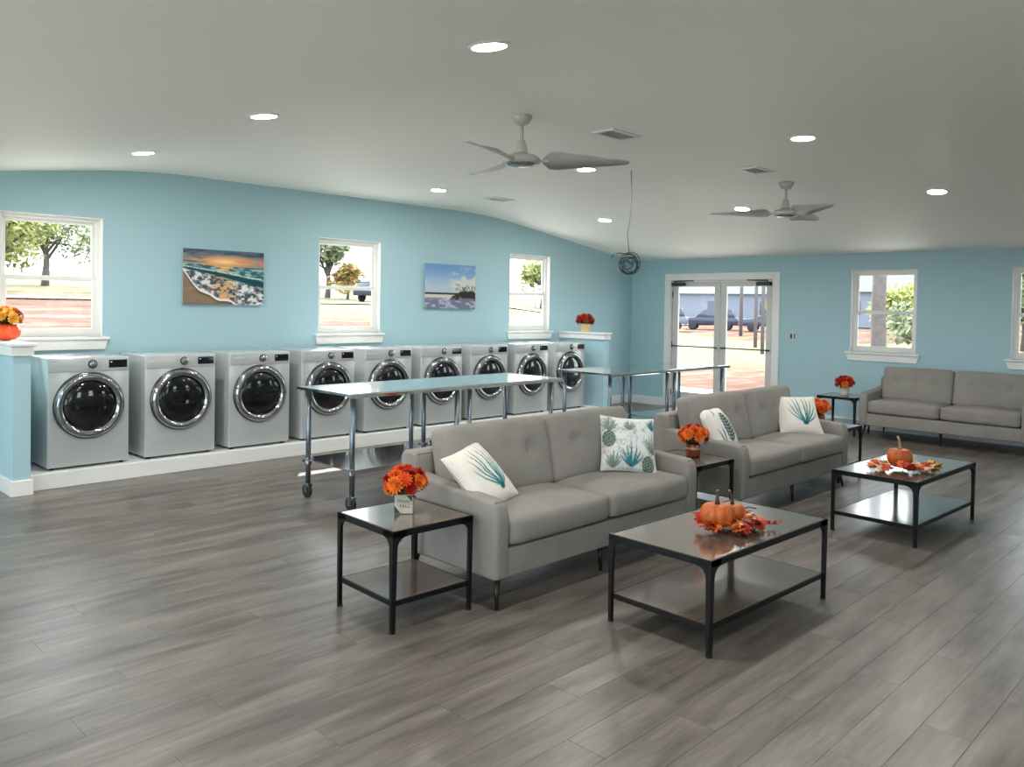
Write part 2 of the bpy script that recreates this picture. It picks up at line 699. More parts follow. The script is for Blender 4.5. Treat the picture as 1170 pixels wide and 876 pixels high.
# half walls
def half_wall(n, x0, x1, yend, label):
    r = struct(empty('half_wall', (0, 0, 0)), label)
    r.location = (x0, yend, 0)
    w, d = x1 - x0, YB - yend
    MB().box((0, 0, 0), (w, d, 1.165)).build('wall_core', 'wall', r)
    c = MB()
    c.box((-.035, -.04, 1.245), (w + .035, d, 1.27), 0.004)
    c.box((-.02, -.02, 1.165), (w + .02, d, 1.245), 0.003)
    c.build('cap', 'trim', r)
    b = MB()
    b.prism([(-.018, d), (-.018, -.018), (w + .018, -.018), (w + .018, d)], 'z', 0, 0.13, 0.003)
    b.build('baseboard', 'trim', r)
    return r


half_wall(1, 1.91, 2.04, 7.60, 'blue half wall with white cap at the left end of the machine row')
half_wall(2, 9.79, 9.92, 7.60, 'blue half wall with white cap at the far end of the machine row')


# ------------------------------------------------------------------ windows
def window(name, W, z0, z1, label):
    """local: x along wall (0..W) as seen from inside left to right, y outward through the wall, z up. origin at floor."""
    r = struct(empty(name), label)
    H = z1 - z0
    y0, y1 = 0.062, 0.125
    f = MB()
    fr = 0.042
    f.box((0, y0, z0), (fr, y1, z1), .003)
    f.box((W - fr, y0, z0), (W, y1, z1), .003)
    f.box((fr, y0, z0), (W - fr, y1, z0 + fr), .003)
    f.box((fr, y0, z1 - fr), (W - fr, y1, z1), .003)
    f.build('frame', 'vinyl', r)
    # white lining of the reveal
    l = MB()
    t = 0.006
    l.box((0, -.002, z0), (t, y0, z1))
    l.box((W - t, -.002, z0), (W, y0, z1))
    l.box((t, -.002, z1 - t), (W - t, y0, z1))
    l.build('reveal_lining', 'trim', r)
    zm = z0 + H * 0.485
    for nm, a, b, ya, yb in (('lower_sash', z0 + fr, zm + .022, y0 + .006, y0 + .030), ('upper_sash', zm - .022, z1 - fr, y0 + .032, y0 + .056)):
        s = MB()
        e = 0.032
        s.box((fr, ya, a), (fr + e, yb, b), .002)
        s.box((W - fr - e, ya, a), (W - fr, yb, b), .002)
        s.box((fr + e, ya, a), (W - fr - e, yb, a + e + .008), .002)
        s.box((fr + e, ya, b - e), (W - fr - e, yb, b), .002)
        so = s.build(nm, 'vinyl', r)
        MB().box((fr + e - .004, (ya + yb) / 2 - .002, a + e), (W - fr - e + .004, (ya + yb) / 2 + .002, b - e + .004)).build('pane', 'pane', so)
    si = MB()
    si.box((-.06, -.045, z0 - .028), (W + .06, y0, z0), .004)
    ap = MB()
    ap.prism([(-.05, z0 - .030), (W + .05, z0 - .030), (W + .02, z0 - .125), (-.02, z0 - .125)], 'y', -.024, -.001, .003)
    si.build('sill', 'trim', r)
    ap.build('apron', 'trim', r)
    return r


wl = ['double-hung window over the leftmost laundry machine', 'double-hung window between the two beach canvases', 'double-hung window right of the dune canvas']
for i, (a, b) in enumerate(GWIN):
    w = window('window_%d' % (i + 1), b - a, GZ0, GZ1, wl[i])
    w.location = (a, YB, 0)
wl = ['double-hung window between door and grey sofa wall', 'double-hung window cut by the right picture edge', 'double-hung window further along the door wall']
for i, (a, b) in enumerate(RWIN):
    w = window('window_%d' % (i + 4), b - a, RZ0, RZ1, wl[i])
    w.location = (XR, b, 0)
    w.rotation_euler = (0, 0, -PI / 2)
for i, (a, b) in enumerate(LWIN_ADDED):
    w = window('window_%d' % (i + 7), b - a, LZ0, LZ1, 'added wide window in the unseen left wall, for daylight')
    w.location = (XL, a, 0)
    w.rotation_euler = (0, 0, PI / 2)
for i, (a, b) in enumerate(FWIN_ADDED):
    w = window('window_%d' % (i + 11), b - a, GZ0 - .2, GZ1, 'added double-hung window in the unseen front wall, for daylight')
    w.location = (b, YF, 0)
    w.rotation_euler = (0, 0, PI)

def portal(c, n, w, h):
    ld = bpy.data.lights.new('daylight_portal', 'AREA')
    ld.shape = 'RECTANGLE'
    ld.size, ld.size_y = w, h
    ld.cycles.is_portal = True
    o_ = bpy.data.objects.new('daylight_portal', ld)
    COL.objects.link(o_)
    o_.location = c
    o_.rotation_euler = Vector(n).to_track_quat('-Z', 'Z').to_euler()


for a, b in GWIN:
    portal(((a + b) / 2, YB + WT + .03, (GZ0 + GZ1) / 2), (0, -1, 0), b - a, GZ1 - GZ0)
for a, b in FWIN_ADDED:
    portal(((a + b) / 2, YF - WT - .03, (GZ0 + GZ1) / 2 - .1), (0, 1, 0), b - a, GZ1 - GZ0 + .2)
for a, b in RWIN:
    portal((XR + WT + .03, (a + b) / 2, (RZ0 + RZ1) / 2), (-1, 0, 0), b - a, RZ1 - RZ0)
for a, b in LWIN_ADDED:
    portal((XL - WT - .03, (a + b) / 2, (LZ0 + LZ1) / 2), (1, 0, 0), b - a, LZ1 - LZ0)
portal((XR + WT + .03, (DOOR[0] + DOOR[1]) / 2, DOOR[2] / 2), (-1, 0, 0), DOOR[1] - DOOR[0], DOOR[2])

# ------------------------------------------------------------------ double door  (local x = along wall left->right seen inside, y outward)
DW = DOOR[1] - DOOR[0]
door = struct(empty('door_1', (XR, DOOR[1], 0), -PI / 2), 'glazed double door with white casing leading outside')
mb = MB()
mb.box((-.105, -.018, 0), (0.012, 0, DOOR[2] + .1), .004)
mb.box((DW - .012, -.018, 0), (DW + .105, 0, DOOR[2] + .1), .004)
mb.box((0.012, -.018, DOOR[2] - .012), (DW - .012, 0, DOOR[2] + .1), .004)
mb.build('casing', 'trim', door)
mb = MB()
mb.box((0, 0, 0), (.03, .13, DOOR[2]), .003)
mb.box((DW - .03, 0, 0), (DW, .13, DOOR[2]), .003)
mb.box((.03, 0, DOOR[2] - .03), (DW - .03, .13, DOOR[2]), .003)
mb.build('jamb', 'alu', door)
MB().box((.03, 0, 0), (DW - .03, .15, .018), .004).build('threshold', 'zinc', door)
lw = (DW - .06 - .006) / 2
for s in (0, 1):
    x0 = .03 + s * (lw + .006)
    x1 = x0 + lw
    zt = DOOR[2] - .034
    lf = MB()
    st = 0.105
    lf.box((x0, .03, .022), (x0 + st, .075, zt), .004)
    lf.box((x1 - st, .03, .022), (x1, .075, zt), .004)
    lf.box((x0 + st, .03, .022), (x1 - st, .075, .27), .004)
    lf.box((x0 + st, .03, zt - .085), (x1 - st, .075, zt), .004)
    leaf = lf.build('door_leaf', 'alu', door)
    MB().box((x0 + st - .005, .05, .265), (x1 - st + .005, .056, zt - .08)).build('pane', 'pane', leaf)
    pb = MB()
    pb.tube([(x0 + .03, -.012, 1.035), (x1 - .03, -.012, 1.035)], .011, 10)
    for xx in (x0 + .04, x1 - .04):
        pb.tube([(xx, -.012, 1.035), (xx, .03, 1.035)], .009, 8)
    pb.build('push_bar', 'closer', leaf)
    cl = MB()
    cx0 = x0 + .01 if s == 0 else x1 - .25
    cl.box((cx0, -.045, zt - .075), (cx0 + .24, .03, zt - .02), .006)
    ax = x0 + .06 if s == 0 else x1 - .06
    bx = x0 + .42 if s == 0 else x1 - .42
    cl.tube([(ax, -.03, zt - .02), (ax, -.03, zt + .005), (bx, .0, zt + .012)], .010, 6)
    cl.build('door_closer', 'closer', leaf)
    hg = MB()
    for hz in (.25, 1.05, 1.9):
        hx = x0 if s == 0 else x1
        hg.tube([(hx, .02, hz - .05), (hx, .02, hz + .05)], .01, 8)
    hg.build('hinge', 'closer', leaf)

# light switch beside door
sw = tag(empty('light_switch', (XR - .001, 5.505, 1.27), -PI / 2), 'small double switch plate on blue wall right of glass door', 'switch')
MB().box((-.058, -.007, -.06), (.058, 0, .06), .003).build('plate', 'switch', sw)
MB().box((-.045, -.012, -.036), (-.008, -.005, .036), .002).build('rocker', 'switch_dark', sw)
MB().box((.018, -.012, -.036), (.036, -.005, .036), .002).build('rocker', 'switch_dark', sw)

# ------------------------------------------------------------------ laundry machines
def make_machine():
    r = empty('laundry_machine')
    W, D, H = 0.686, 0.66, 0.965
    z0 = 0.022
    mb = MB()
    mb.box((0, 0, z0), (W, D, z0 + H), 0.012, 3)
    mb.build('body', 'enamel', r)
    MB().box((0.006, -0.004, z0 + .838), (W - .006, 0.004, z0 + H - .012), 0.003, 2).build('control_panel', 'enamel', r)
    for fx in (.05, W - .05):
        for fy in (.06, D - .06):
            MB().lathe([(0, 0), (.022, 0), (.022, .012), (.012, .016), (.012, .03), (0, .03)], 10, T((fx, fy, 0))).build('foot', 'rubber', r)
    # door: ring facing -y
    cz = z0 + .535
    M = T((W / 2 - .003, 0, cz)) @ RX(PI / 2, 4, 'X')
    door_o = MB()
    door_o.lathe([(.298, -.004), (.300, .012), (.296, .024), (.288, .028)], 48, M)
    dro = door_o.build('door', 'graphite', r)
    ring = MB()
    ring.lathe([(.288, .027), (.282, .046), (.262, .056), (.242, .053), (.226, .042), (.220, .028), (.220, .018)], 48, M)
    ring.build('chrome_ring', 'chrome', dro)
    gl = MB()
    gl.lathe([(.222, .020), (.208, .030), (.170, .038), (.120, .045), (.06, .049), (0, .050)], 48, M)
    gl.build('port_glass', 'port_glass', dro)
    hd = MB()
    hd.box((W / 2 + .245, -.050, cz - .05), (W / 2 + .268, -.030, cz + .05), .006, 2)
    hd.build('door_grip', 'graphite', dro)
    # knob
    Mk = T((W * .535, -.004, z0 + .902)) @ RX(PI / 2, 4, 'X')
    kn = MB().lathe([(.040, 0), (.040, .006), (.034, .008)], 24, Mk).build('dial', 'dark_plastic', r)
    MB().lathe([(.033, .004), (.033, .020), (.029, .026), (0, .027)], 24, Mk).build('dial_cap', 'chrome', kn)
    dp = MB().box((W * .735, -.0065, z0 + .865), (W - .022, -.002, z0 + .935), .001).build('display', 'display', r)
    MB().box((W * .755, -.0072, z0 + .912), (W * .775, -.0063, z0 + .920)).build('indicator', 'print_white', dp)
    mk = MB()
    mk.box((.04, -.0048, z0 + .925), (.075, -.0036, z0 + .934))
    mk.build('maker_mark', 'print_grey', r)
    mk = MB()
    mk.box((.075, -.0048, z0 + .892), (.215, -.0036, z0 + .897))
    for k in range(4):
        for s in (-1, 1):
            mk.box((W * .535 + s * .062 - .012, -.0048, z0 + .872 + k * .017), (W * .535 + s * .062 + .012, -.0036, z0 + .875 + k * .017))
    tag(mk.build('panel_print', 'print_grey', r), kind='stuff')
    return r


mach = make_machine()
ordw = ['first', 'second', 'third', 'fourth', 'fifth', 'sixth', 'seventh', 'eighth', 'ninth']
extra = ['beside the left half wall', 'under the sunset canvas left side', 'under the sunset canvas right side', 'behind the near end of the steel tables',
         'below the middle window', 'below the dune canvas left side', 'below the dune canvas right side', 'left of the last window', 'against the far half wall']
for i in range(9):
    o = mach if i == 0 else dup(mach)
    o.location = (2.213 + i * 0.8318, 7.776, 0.14)
    tag(o, 'white front-loading laundry machine, %s from left, %s' % (ordw[i], extra[i]), 'laundry machine', 'row of laundry machines on the white platform')

# ------------------------------------------------------------------ stainless work tables
def make_worktable():
    r = empty('steel_work_table')
    L, W, H = 1.25, 0.79, 0.94
    tp = MB()
    prof = [(0.0, H - .03), (0.0, H - .012), (0.008, H - .002), (.02, H), (W - .02, H), (W - .008, H - .002), (W, H - .012), (W, H - .03), (W - .012, H - .036), (W - .02, H - .02), (.02, H - .02), (.012, H - .036)]
    tp.prism(prof, 'x', 0, L)
    tp.build('table_top', 'steel', r)
    sh = MB()
    sh.prism([(.03, .30), (.03, .335), (W - .03, .335), (W - .03, .30), (W - .04, .30), (W - .045, .325), (.045, .325), (.04, .30)], 'x', .04, L - .04)
    sh.build('undershelf', 'steel', r)
    for lx in (.075, L - .075):
        for ly in (.075, W - .075):
            lg = MB().tube([(lx, ly, .12), (lx, ly, H - .02)], .0215, 14).build('leg', 'zinc', r)
            MB().lathe([(.03, 0), (.03, .05), (.022, .055)], 14, T((lx, ly, .285))).build('shelf_collar', 'zinc', lg)
            cs = MB()
            cs.box((lx - .022, ly - .035, .100), (lx + .022, ly + .035, .122), .003)
            for s in (-1, 1):
                cs.box((lx + s * .021 - .002, ly - .022, .045), (lx + s * .021 + .002, ly + .03, .104))
            cso = cs.build('caster', 'zinc', r)
            wh = MB().lathe([(0, -.014), (.045, -.016), (.058, -.013), (.061, -.006), (.061, .006), (.058, .013), (.045, .016), (0, .014)], 20,
                            T((lx, ly + .012, .061)) @ RX(PI / 2, 4, 'Y'))
            wh.build('wheel', 'rubber', cso)
    return r


wt = make_worktable()
for i, (x, lab) in enumerate([(3.62, 'stainless work table on casters nearest the camera'), (4.872, 'stainless work table on casters, second in the row, behind the first sofa'),
                              (6.93, 'stainless work table on casters, third in the row, beside the far half wall'), (8.182, 'stainless work table on casters in front of the glass door')]):
    o = wt if i == 0 else dup(wt)
    o.location = (x, 5.27, 0)
    tag(o, lab, 'work table', 'row of steel work tables in front of the machines')


# ------------------------------------------------------------------ sofas
def make_sofa():
    r = empty('sofa')
    L, D = 1.965, 0.86
    at = 0.105
    zb = 0.165
    MB().box((at - .01, .012, zb), (L - at + .01, D - .04, .325), .014, 3).build('base', 'sofa', r)
    bk = MB()
    bk.prism([(.66, zb), (D - .03, zb), (D, .73), (D - .03, .765), (.72, .765), (.70, .74)], 'x', .01, L - .01, .02, 3)
    bk.build('back_frame', 'sofa', r)
    for s in (0, 1):
        a = MB()
        x0 = 0 if s == 0 else L - at
        a.prism([(0, zb), (-.004, .50), (.012, .575), (.05, .594), (.45, .618), (D - .06, .66), (D - .04, zb)], 'x', x0, x0 + at, .024, 3)
        a.build('arm', 'sofa', r)
    cw = (L - 2 * at) / 2
    for s in (0, 1):
        xc = at + cw * (s + .5)
        MB().softbox((xc, .325, .412), (cw - .006, .67, .165), .042, (0.004, .012, .022), 9).build('seat_cushion', 'sofa', r)
        tufts = [(-.22, .03, .040, .042), (0.0, .03, .040, .042), (.22, .03, .040, .042)]
        M = T((xc, .585, .685)) @ RX(-.22, 4, 'X')
        bc = MB().softbox((0, 0, 0), (cw - .004, .19, .46), .05, (0.004, .03, .006), 18, M, tufts).build('back_cushion', 'sofa', r)
        for tx, tz, dep, sg in tufts:
            MB().lathe([(0, -.006), (.010, -.004), (.013, 0), (.010, .005), (0, .007)], 10, M @ T((tx, -.095 - .026 + dep, tz)) @ RX(PI / 2, 4, 'X')).build('button', 'sofa', bc)
    for (lx, ly, dx, dy) in ((.07, .06, -.03, -.03), (L - .07, .06, .03, -.03), (.07, D - .12, -.03, .03), (L - .07, D - .12, .03, .03), (L / 2, .08, 0, -.01)):
        MB().tube([(lx, ly, zb + .005), (lx + dx, ly + dy, 0)], [.019, .010], 10).build('leg', 'sofa_leg', r)
    return r


so = make_sofa()
for i, (loc, rz, lab) in enumerate([((3.03, 3.05, 0), -.012, 'grey two-cushion sofa nearest the camera beside the first side table'),
                                    ((5.73, 3.07, 0), -.012, 'grey two-cushion sofa in the middle, in front of the glass door'),
                                    ((10.83, 4.17, 0), -PI / 2 - .012, 'grey two-cushion sofa against the blue wall under the windows')]):
    o = so if i == 0 else dup(so)
    o.location = loc
    o.rotation_euler = (0, 0, rz)
    tag(o, lab, 'sofa', 'matching grey tufted sofas')


# ------------------------------------------------------------------ black-framed tables
def make_table(name, L, W, H, zs, top_name='table_top'):
    r = empty(name)
    s = 0.028
    MB().box((.012, .012, H - .022), (L - .012, W - .012, H), .003).build(top_name, 'table_wood', r)
    MB().box((.02, .02, zs - .004), (L - .02, W - .02, zs + .014), .003).build('shelf', 'table_wood', r)
    fr = MB()
    h = .034
    for (a, b) in (((0, 0, H - h), (L, .011, H + .001)), ((0, W - .011, H - h), (L, W, H + .001)), ((0, .011, H - h), (.011, W - .011, H + .001)), ((L - .011, .011, H - h), (L, W - .011, H + .001))):
        fr.box(a, b, .002)
    fr.build('top_rail', 'black_steel', r)
    fr = MB()
    for (a, b) in (((.012, .012, zs - .014), (L - .012, .022, zs + .014)), ((.012, W - .022, zs - .014), (L - .012, W - .012, zs + .014)),
                   ((.012, .022, zs - .014), (.022, W - .022, zs + .014)), ((L - .022, .022, zs - .014), (L - .012, W - .022, zs + .014))):
        fr.box(a, b, .002)
    fr.build('shelf_rail', 'black_steel', r)
    for ix in (0, 1):
        for iy in (0, 1):
            sx, sy = (1, -1)[ix], (1, -1)[iy]
            px, py = (0, L)[ix], (0, W)[iy]
            lg = MB()
            # tapered leg, two steel angles with curved gussets at the top
            pts = []
            g = []
            for k in range(7):
                a = k / 6 * PI / 2
                g.append((.030 + .055 * (1 - math.sin(a)), H - .034 - .055 * (1 - math.cos(a))))
            polyx = [(0, H - .001), (.085, H - .001)] + g + [(.022, .012), (.022, 0), (.006, 0), (.006, .02)]
            lg.prism([(px + sx * a, z) for a, z in polyx], 'y', py, py + sy * .009)
            lg.prism([(py + sy * a, z) for a, z in polyx], 'x', px, px + sx * .009)
            lg.prism([(px + sx * .004, py + sy * .004), (px + sx * .024, py + sy * .004), (px + sx * .024, py + sy * .024), (px + sx * .004, py + sy * .024)], 'z', .006, H - .03, .003)
            lgo = lg.build('leg', 'black_steel', r)
            MB().lathe([(0, 0), (.015, 0), (.015, .008), (.008, .012), (0, .012)], 12, T((px + sx * .014, py + sy * .014, 0))).build('foot', 'rubber', lgo)
    return r


ct = make_table('coffee_table', 1.2, .62, .46, .135)
st = make_table('side_table', .522, .522, .512, .145)
CT1, CT2 = (3.369, 1.957, -.035), (6.017, 1.897, -.043)
for i, (x, y, rz, lab) in enumerate([(*CT1, 'black-framed wooden coffee table with two pumpkins on top'), (*CT2, 'black-framed wooden coffee table with a single pumpkin on top')]):
    o = ct if i == 0 else dup(ct)
    o.location = (x, y, 0)
    o.rotation_euler = (0, 0, rz)
    tag(o, lab, 'coffee table', 'matching coffee tables in front of the sofas')
for i, (x, y, rz, lab) in enumerate([(2.458, 3.20, -.045, 'black-framed wooden side table at the near end of the nearest sofa'), (5.07, 3.09, -.03, 'black-framed wooden side table between the two front sofas'),
                                     (7.745, 3.15, -.02, 'black-framed wooden side table past the far arm of the middle sofa'), (10.80, 4.20, 0, 'black-framed wooden side table against the wall by the far sofa')]):
    o = st if i == 0 else dup(st)
    o.location = (x, y, 0)
    o.rotation_euler = (0, 0, rz)
    tag(o, lab, 'side table', 'matching side tables between the sofas')

# ------------------------------------------------------------------ painting helpers (numpy colour grids)
def lin(r, g, b):
    return np.array(S(r, g, b)[:3])


def vnoise(x, y, seed):
    rs = np.random.RandomState(seed)
    tab = rs.rand(64, 64)
    xi, yi = np.floor(x).astype(int), np.floor(y).astype(int)
    fx, fy = x - xi, y - yi
    fx, fy = fx * fx * (3 - 2 * fx), fy * fy * (3 - 2 * fy)
    g = lambda a, b: tab[a % 64, b % 64]
    return (g(xi, yi) * (1 - fx) + g(xi + 1, yi) * fx) * (1 - fy) + (g(xi, yi + 1) * (1 - fx) + g(xi + 1, yi + 1) * fx) * fy


def fbm(x, y, seed, o=4):
    v, a, t = 0, .5, 0
    for i in range(o):
        v = v + a * vnoise(x * 2 ** i, y * 2 ** i, seed + i)
        t += a
        a *= .55
    return v / t


def sst(a, b, x):
    t = np.clip((x - a) / (b - a), 0, 1)
    return t * t * (3 - 2 * t)


def lay(img, mask, col):
    m_ = np.clip(mask, 0, 1)[..., None]
    return img * (1 - m_) + np.asarray(col) * m_


def paint_sunset(u, v):
    n1 = fbm(u * 5, v * 22, 3)
    n2 = fbm(u * 14, v * 40, 9)
    n3 = fbm(u * 26, v * 26, 21)
    img = np.zeros(u.shape + (3,)) + lin(86, 104, 122)
    img = lay(img, sst(.97, .86, v), lin(150, 140, 136))
    d = np.sqrt(((u - .5) / .45) ** 2 + ((v - .79) / .13) ** 2)
    img = lay(img, sst(1.15, .2, d), lin(240, 176, 112))
    img = lay(img, sst(.5, .0, d) * .9, lin(252, 222, 160))
    img = lay(img, sst(.45, .65, n1) * sst(.84, .95, v), lin(58, 74, 94))
    img = lay(img, sst(.55, .7, u) * sst(.72, .76, v) * sst(.86, .78, v) * sst(.4, .6, n1), lin(226, 132, 96))
    img = lay(img, sst(.35, .1, u) * sst(.74, .78, v) * sst(.9, .82, v) * sst(.42, .55, n1), lin(46, 66, 84))
    hor = .705 + .02 * (.5 - u) + 0.03 * sst(.4, 0, u)
    sea = sst(hor + .004, hor - .006, v)
    seac = np.zeros_like(img) + lin(92, 146, 152)
    seac = lay(seac, sst(.45, .62, n2), lin(158, 188, 182))
    seac = lay(seac, sst(.55, .4, n2), lin(44, 96, 112))
    seac = lay(seac, sst(.16, .02, np.abs(u - .5)) * sst(.4, .6, n2) * sst(.4, .6, v), lin(232, 186, 120))
    img = img * (1 - sea[..., None]) + seac * sea[..., None]
    img = lay(img, sea * sst(.018, 0, np.abs(v - hor + .01)) * sst(.45, .7, np.abs(u - .3) + .2), lin(38, 62, 78))
    # big wave band
    wc = .665 - .28 * u ** 1.1
    ww = .018 + .06 * u
    img = lay(img, sst(ww, ww * .6, np.abs(v - wc)), lin(20, 70, 84))
    img = lay(img, sst(.022, .0, np.abs(v - wc - ww * 1.15)) * sst(.35, .55, n3 + .1), lin(196, 222, 214))
    # wash below the wave
    wash = sst(wc - ww, wc - ww - .025, v)
    wcv = np.zeros_like(img) + lin(128, 136, 138)
    wcv = lay(wcv, sst(.5, .62, n3), lin(226, 228, 226))
    wcv = lay(wcv, sst(.45, .34, n3), lin(66, 78, 84))
    wcv = lay(wcv, sst(.22, .02, np.abs(u - .48 - .1 * (.4 - v))) * sst(.36, .6, n3) * .9, lin(222, 168, 100))
    img = img * (1 - wash[..., None]) + wcv * wash[..., None]
    # shore line
    sh = .62 * np.exp(-u / .24) - .6 * np.maximum(0, u - .58) + .015 * np.sin(u * 26) + .02 * (fbm(u * 9, v * 0 + 3, 5) - .5)
    img = lay(img, sst(.035, .012, np.abs(v - sh)), lin(240, 236, 232))
    img = lay(img, sst(sh - .012, sh - .024, v), lin(70, 60, 50))
    img = lay(img, sst(sh - .03, sh - .07, v), lin(138, 116, 96) * (.8 + .4 * fbm(u * 6, v * 14, 33))[..., None])
    return img


def paint_dunes(u, v):
    n1 = fbm(u * 4, v * 5, 4)
    n2 = fbm(u * 13, v * 18, 14)
    img = np.zeros(u.shape + (3,)) + lin(112, 154, 200)
    img = lay(img, sst(.95, .6, v), lin(142, 178, 208))
    img = lay(img, sst(.42, .62, n1 + .35 * (u - .55) - .5 * np.abs(v - .62)) * sst(1, .8, v), lin(206, 206, 200))
    img = lay(img, sst(.75, .45, v) * .5, lin(200, 204, 204))
    img = lay(img, sst(.37, .35, v), lin(44, 48, 58))
    img = lay(img, sst(.325, .31, v), lin(206, 196, 190))
    img = lay(img, sst(.26, .2, v + .1 * (n2 - .5)), lin(110, 118, 142))
    img = lay(img, sst(.5, .6, n2) * sst(.27, .2, v) * .7, lin(188, 190, 204))
    dune = .40 - .95 * np.maximum(0, .72 - u) ** 1.2 - .1 * np.maximum(0, u - .9)
    img = lay(img, sst(dune + .015, dune - .01, v + .07 * (n2 - .5)) * sst(.18, .25, v + .15 * (n2 - .5)), lin(42, 44, 44))
    rs = np.random.RandomState(2)
    for k in range(16):
        bu = .68 + .3 * rs.rand()
        tu, tv = bu + .08 * rs.randn(), .42 + .17 * rs.rand()
        t = np.clip((v - .34) / (tv - .34), 0, 1)
        du = np.abs(u - (bu + (tu - bu) * t ** 1.5))
        img = lay(img, sst(.007, .002, du) * (v < tv) * (v > .34), lin(50, 46, 40))
        img = lay(img, sst(.018, .006, np.sqrt((u - tu) ** 2 + ((v - tv) * .7) ** 2)), lin(70, 60, 48))
    img = lay(img, sst(.03, 0, np.abs(v - .2 - .05 * n2)) * sst(.5, .1, u) * sst(.45, .6, n2), lin(70, 62, 66))
    return img


def blade(img, u, v, base, tip, w, col, col2, bend=0.0):
    bx, by = base
    tx, ty = tip
    dx, dy = tx - bx, ty - by
    L = math.hypot(dx, dy)
    ex, ey = dx / L, dy / L
    s = ((u - bx) * ex + (v - by) * ey) / L
    q = -(u - bx) * ey + (v - by) * ex
    q = q - bend * np.sin(np.clip(s, 0, 1) * PI)
    ww = w * (1 - np.clip(s, 0, 1)) ** .6 * (.55 + .9 * np.clip(s, 0, .5))
    ok = (s > 0) & (s < 1)
    m_ = sst(ww + .006, ww - .004, np.abs(q)) * ok
    img = lay(img, m_, np.array(col) * (.75 + .5 * np.clip(s, 0, 1))[..., None])
    img = lay(img, sst(.35, .05, np.abs(np.abs(q) / np.maximum(ww, 1e-4) - .75)) * ok * (np.abs(q) < ww) * .7, col2)
    return img


def paint_agave(u, v):
    img = np.zeros(u.shape + (3,)) + lin(224, 220, 212)
    img = img * (.96 + .08 * fbm(u * 30, v * 30, 2))[..., None]
    tips = [(.22, .60), (.27, .78), (.38, .90), (.49, .95), (.60, .93), (.71, .93), (.82, .84), (.90, .70), (.92, .50)]
    for k, tp in enumerate(tips):
        img = blade(img, u, v, (.59, .20), tp, .024, lin(64, 142, 148), lin(22, 74, 88), .035 * (1 if tp[0] < .58 else -1))
    img = lay(img, sst(.06, .03, np.sqrt(((u - .59) / 1.4) ** 2 + (v - .21) ** 2)), lin(26, 92, 104))
    return img


def paint_succulents(u, v, dense=True):
    img = np.zeros(u.shape + (3,)) + lin(218, 222, 222)
    n = fbm(u * 12, v * 12, 8)
    img = lay(img, sst(.52, .6, fbm(u * 5, v * 5, 18)) * .5, lin(196, 190, 178))
    img = lay(img, sst(.045, .0, np.abs(fbm(u * 6, v * 6, 40) - .5)) * .6, lin(112, 108, 104))
    plants = [((.52, .06), .42, 0), ((.50, .72), .22, 1), ((.95, .76), .24, 0), ((.14, .70), .30, 1), ((.20, .04), .30, 1), ((.93, .32), .36, 1), ((.82, .02), .22, 2)]
    for i, (b, h, k) in enumerate(plants):
        c1 = [lin(64, 138, 150), lin(138, 158, 150), lin(120, 120, 118)][k]
        c2 = [lin(18, 66, 84), lin(52, 78, 74), lin(70, 70, 72)][k]
        for a in (-52, -34, -17, 0, 17, 34, 52):
            r_ = math.radians(a)
            hh = h * (1 - .25 * abs(a) / 60)
            img = blade(img, u, v, b, (b[0] + math.sin(r_) * hh * .8, b[1] + math.cos(r_) * hh), .028, c1, c2, .012 * (-1 if a > 0 else 1))
    for (cx_, cy_, rr) in ((.12, .55, .13), (.83, .12, .13)):
        d = np.sqrt((u - cx_) ** 2 + ((v - cy_) * .8) ** 2)
        img = lay(img, sst(rr, rr - .02, d), lin(128, 146, 138))
        ang = np.arctan2(v - cy_, u - cx_)
        img = lay(img, sst(rr, rr - .02, d) * sst(.25, .7, np.abs(np.sin(ang * 5 + d * 60)) * np.abs(np.sin(d * 75))), lin(56, 74, 76))
    return img


def paint_leaf(u, v):
    img = np.zeros(u.shape + (3,)) + lin(220, 218, 212)
    e = ((u - .52) / .2) ** 2 + ((v - .48) / .34) ** 2
    img = lay(img, sst(1.1, .9, e), lin(150, 166, 158))
    img = lay(img, sst(1.1, .9, e) * sst(.4, .8, np.abs(np.sin((v - .3 * np.abs(u - .52)) * 42))), lin(62, 88, 88))
    img = lay(img, sst(.02, .008, np.abs(u - .52)) * (e < 1), lin(50, 70, 72))
    for b, tp in (((.2, .1), (.1, .5)), ((.24, .1), (.24, .55)), ((.85, .2), (.9, .6)), ((.3, .95), (.2, .75))):
        img = blade(img, u, v, b, tp, .03, lin(120, 150, 146), lin(60, 84, 86))
    return img


def set_paint(me, cols):
    a = me.color_attributes.new('paint', 'FLOAT_COLOR', 'POINT')
    buf = np.ones((len(me.vertices), 4), np.float32)
    buf[:, :3] = cols
    a.data.foreach_set('color', buf.ravel())


def painted_grid(name, W, H, nu, nv, painter, mat, parent, y=0.0):
    u, v = np.meshgrid(np.linspace(0, 1, nu), np.linspace(0, 1, nv))
    col = painter(u, v).reshape(-1, 3)
    verts = [(W * a, y, H * b) for a, b in zip(u.ravel(), v.ravel())]
    faces = [(j * nu + i, j * nu + i + 1, (j + 1) * nu + i + 1, (j + 1) * nu + i) for j in range(nv - 1) for i in range(nu - 1)]
    me = bpy.data.meshes.new(name)
    me.from_pydata(verts, [], faces)
    set_paint(me, col)
    me.materials.append(MAT[mat])
    o = bpy.data.objects.new(name, me)
    COL.objects.link(o)
    o.parent = parent
    return o


def canvas(x0, x1, z0, z1, painter, label):
    r = tag(empty('canvas_print', (x0, YB - .036, z0)), label, 'canvas print', 'beach canvases on the blue wall')
    W, H = x1 - x0, z1 - z0
    MB().box((0, 0.0006, 0), (W, .035, H), .003).build('stretched_edge', 'canvas_edge', r)
    painted_grid('picture', W, H, 190, 130, painter, 'canvas', r, -0.0004)


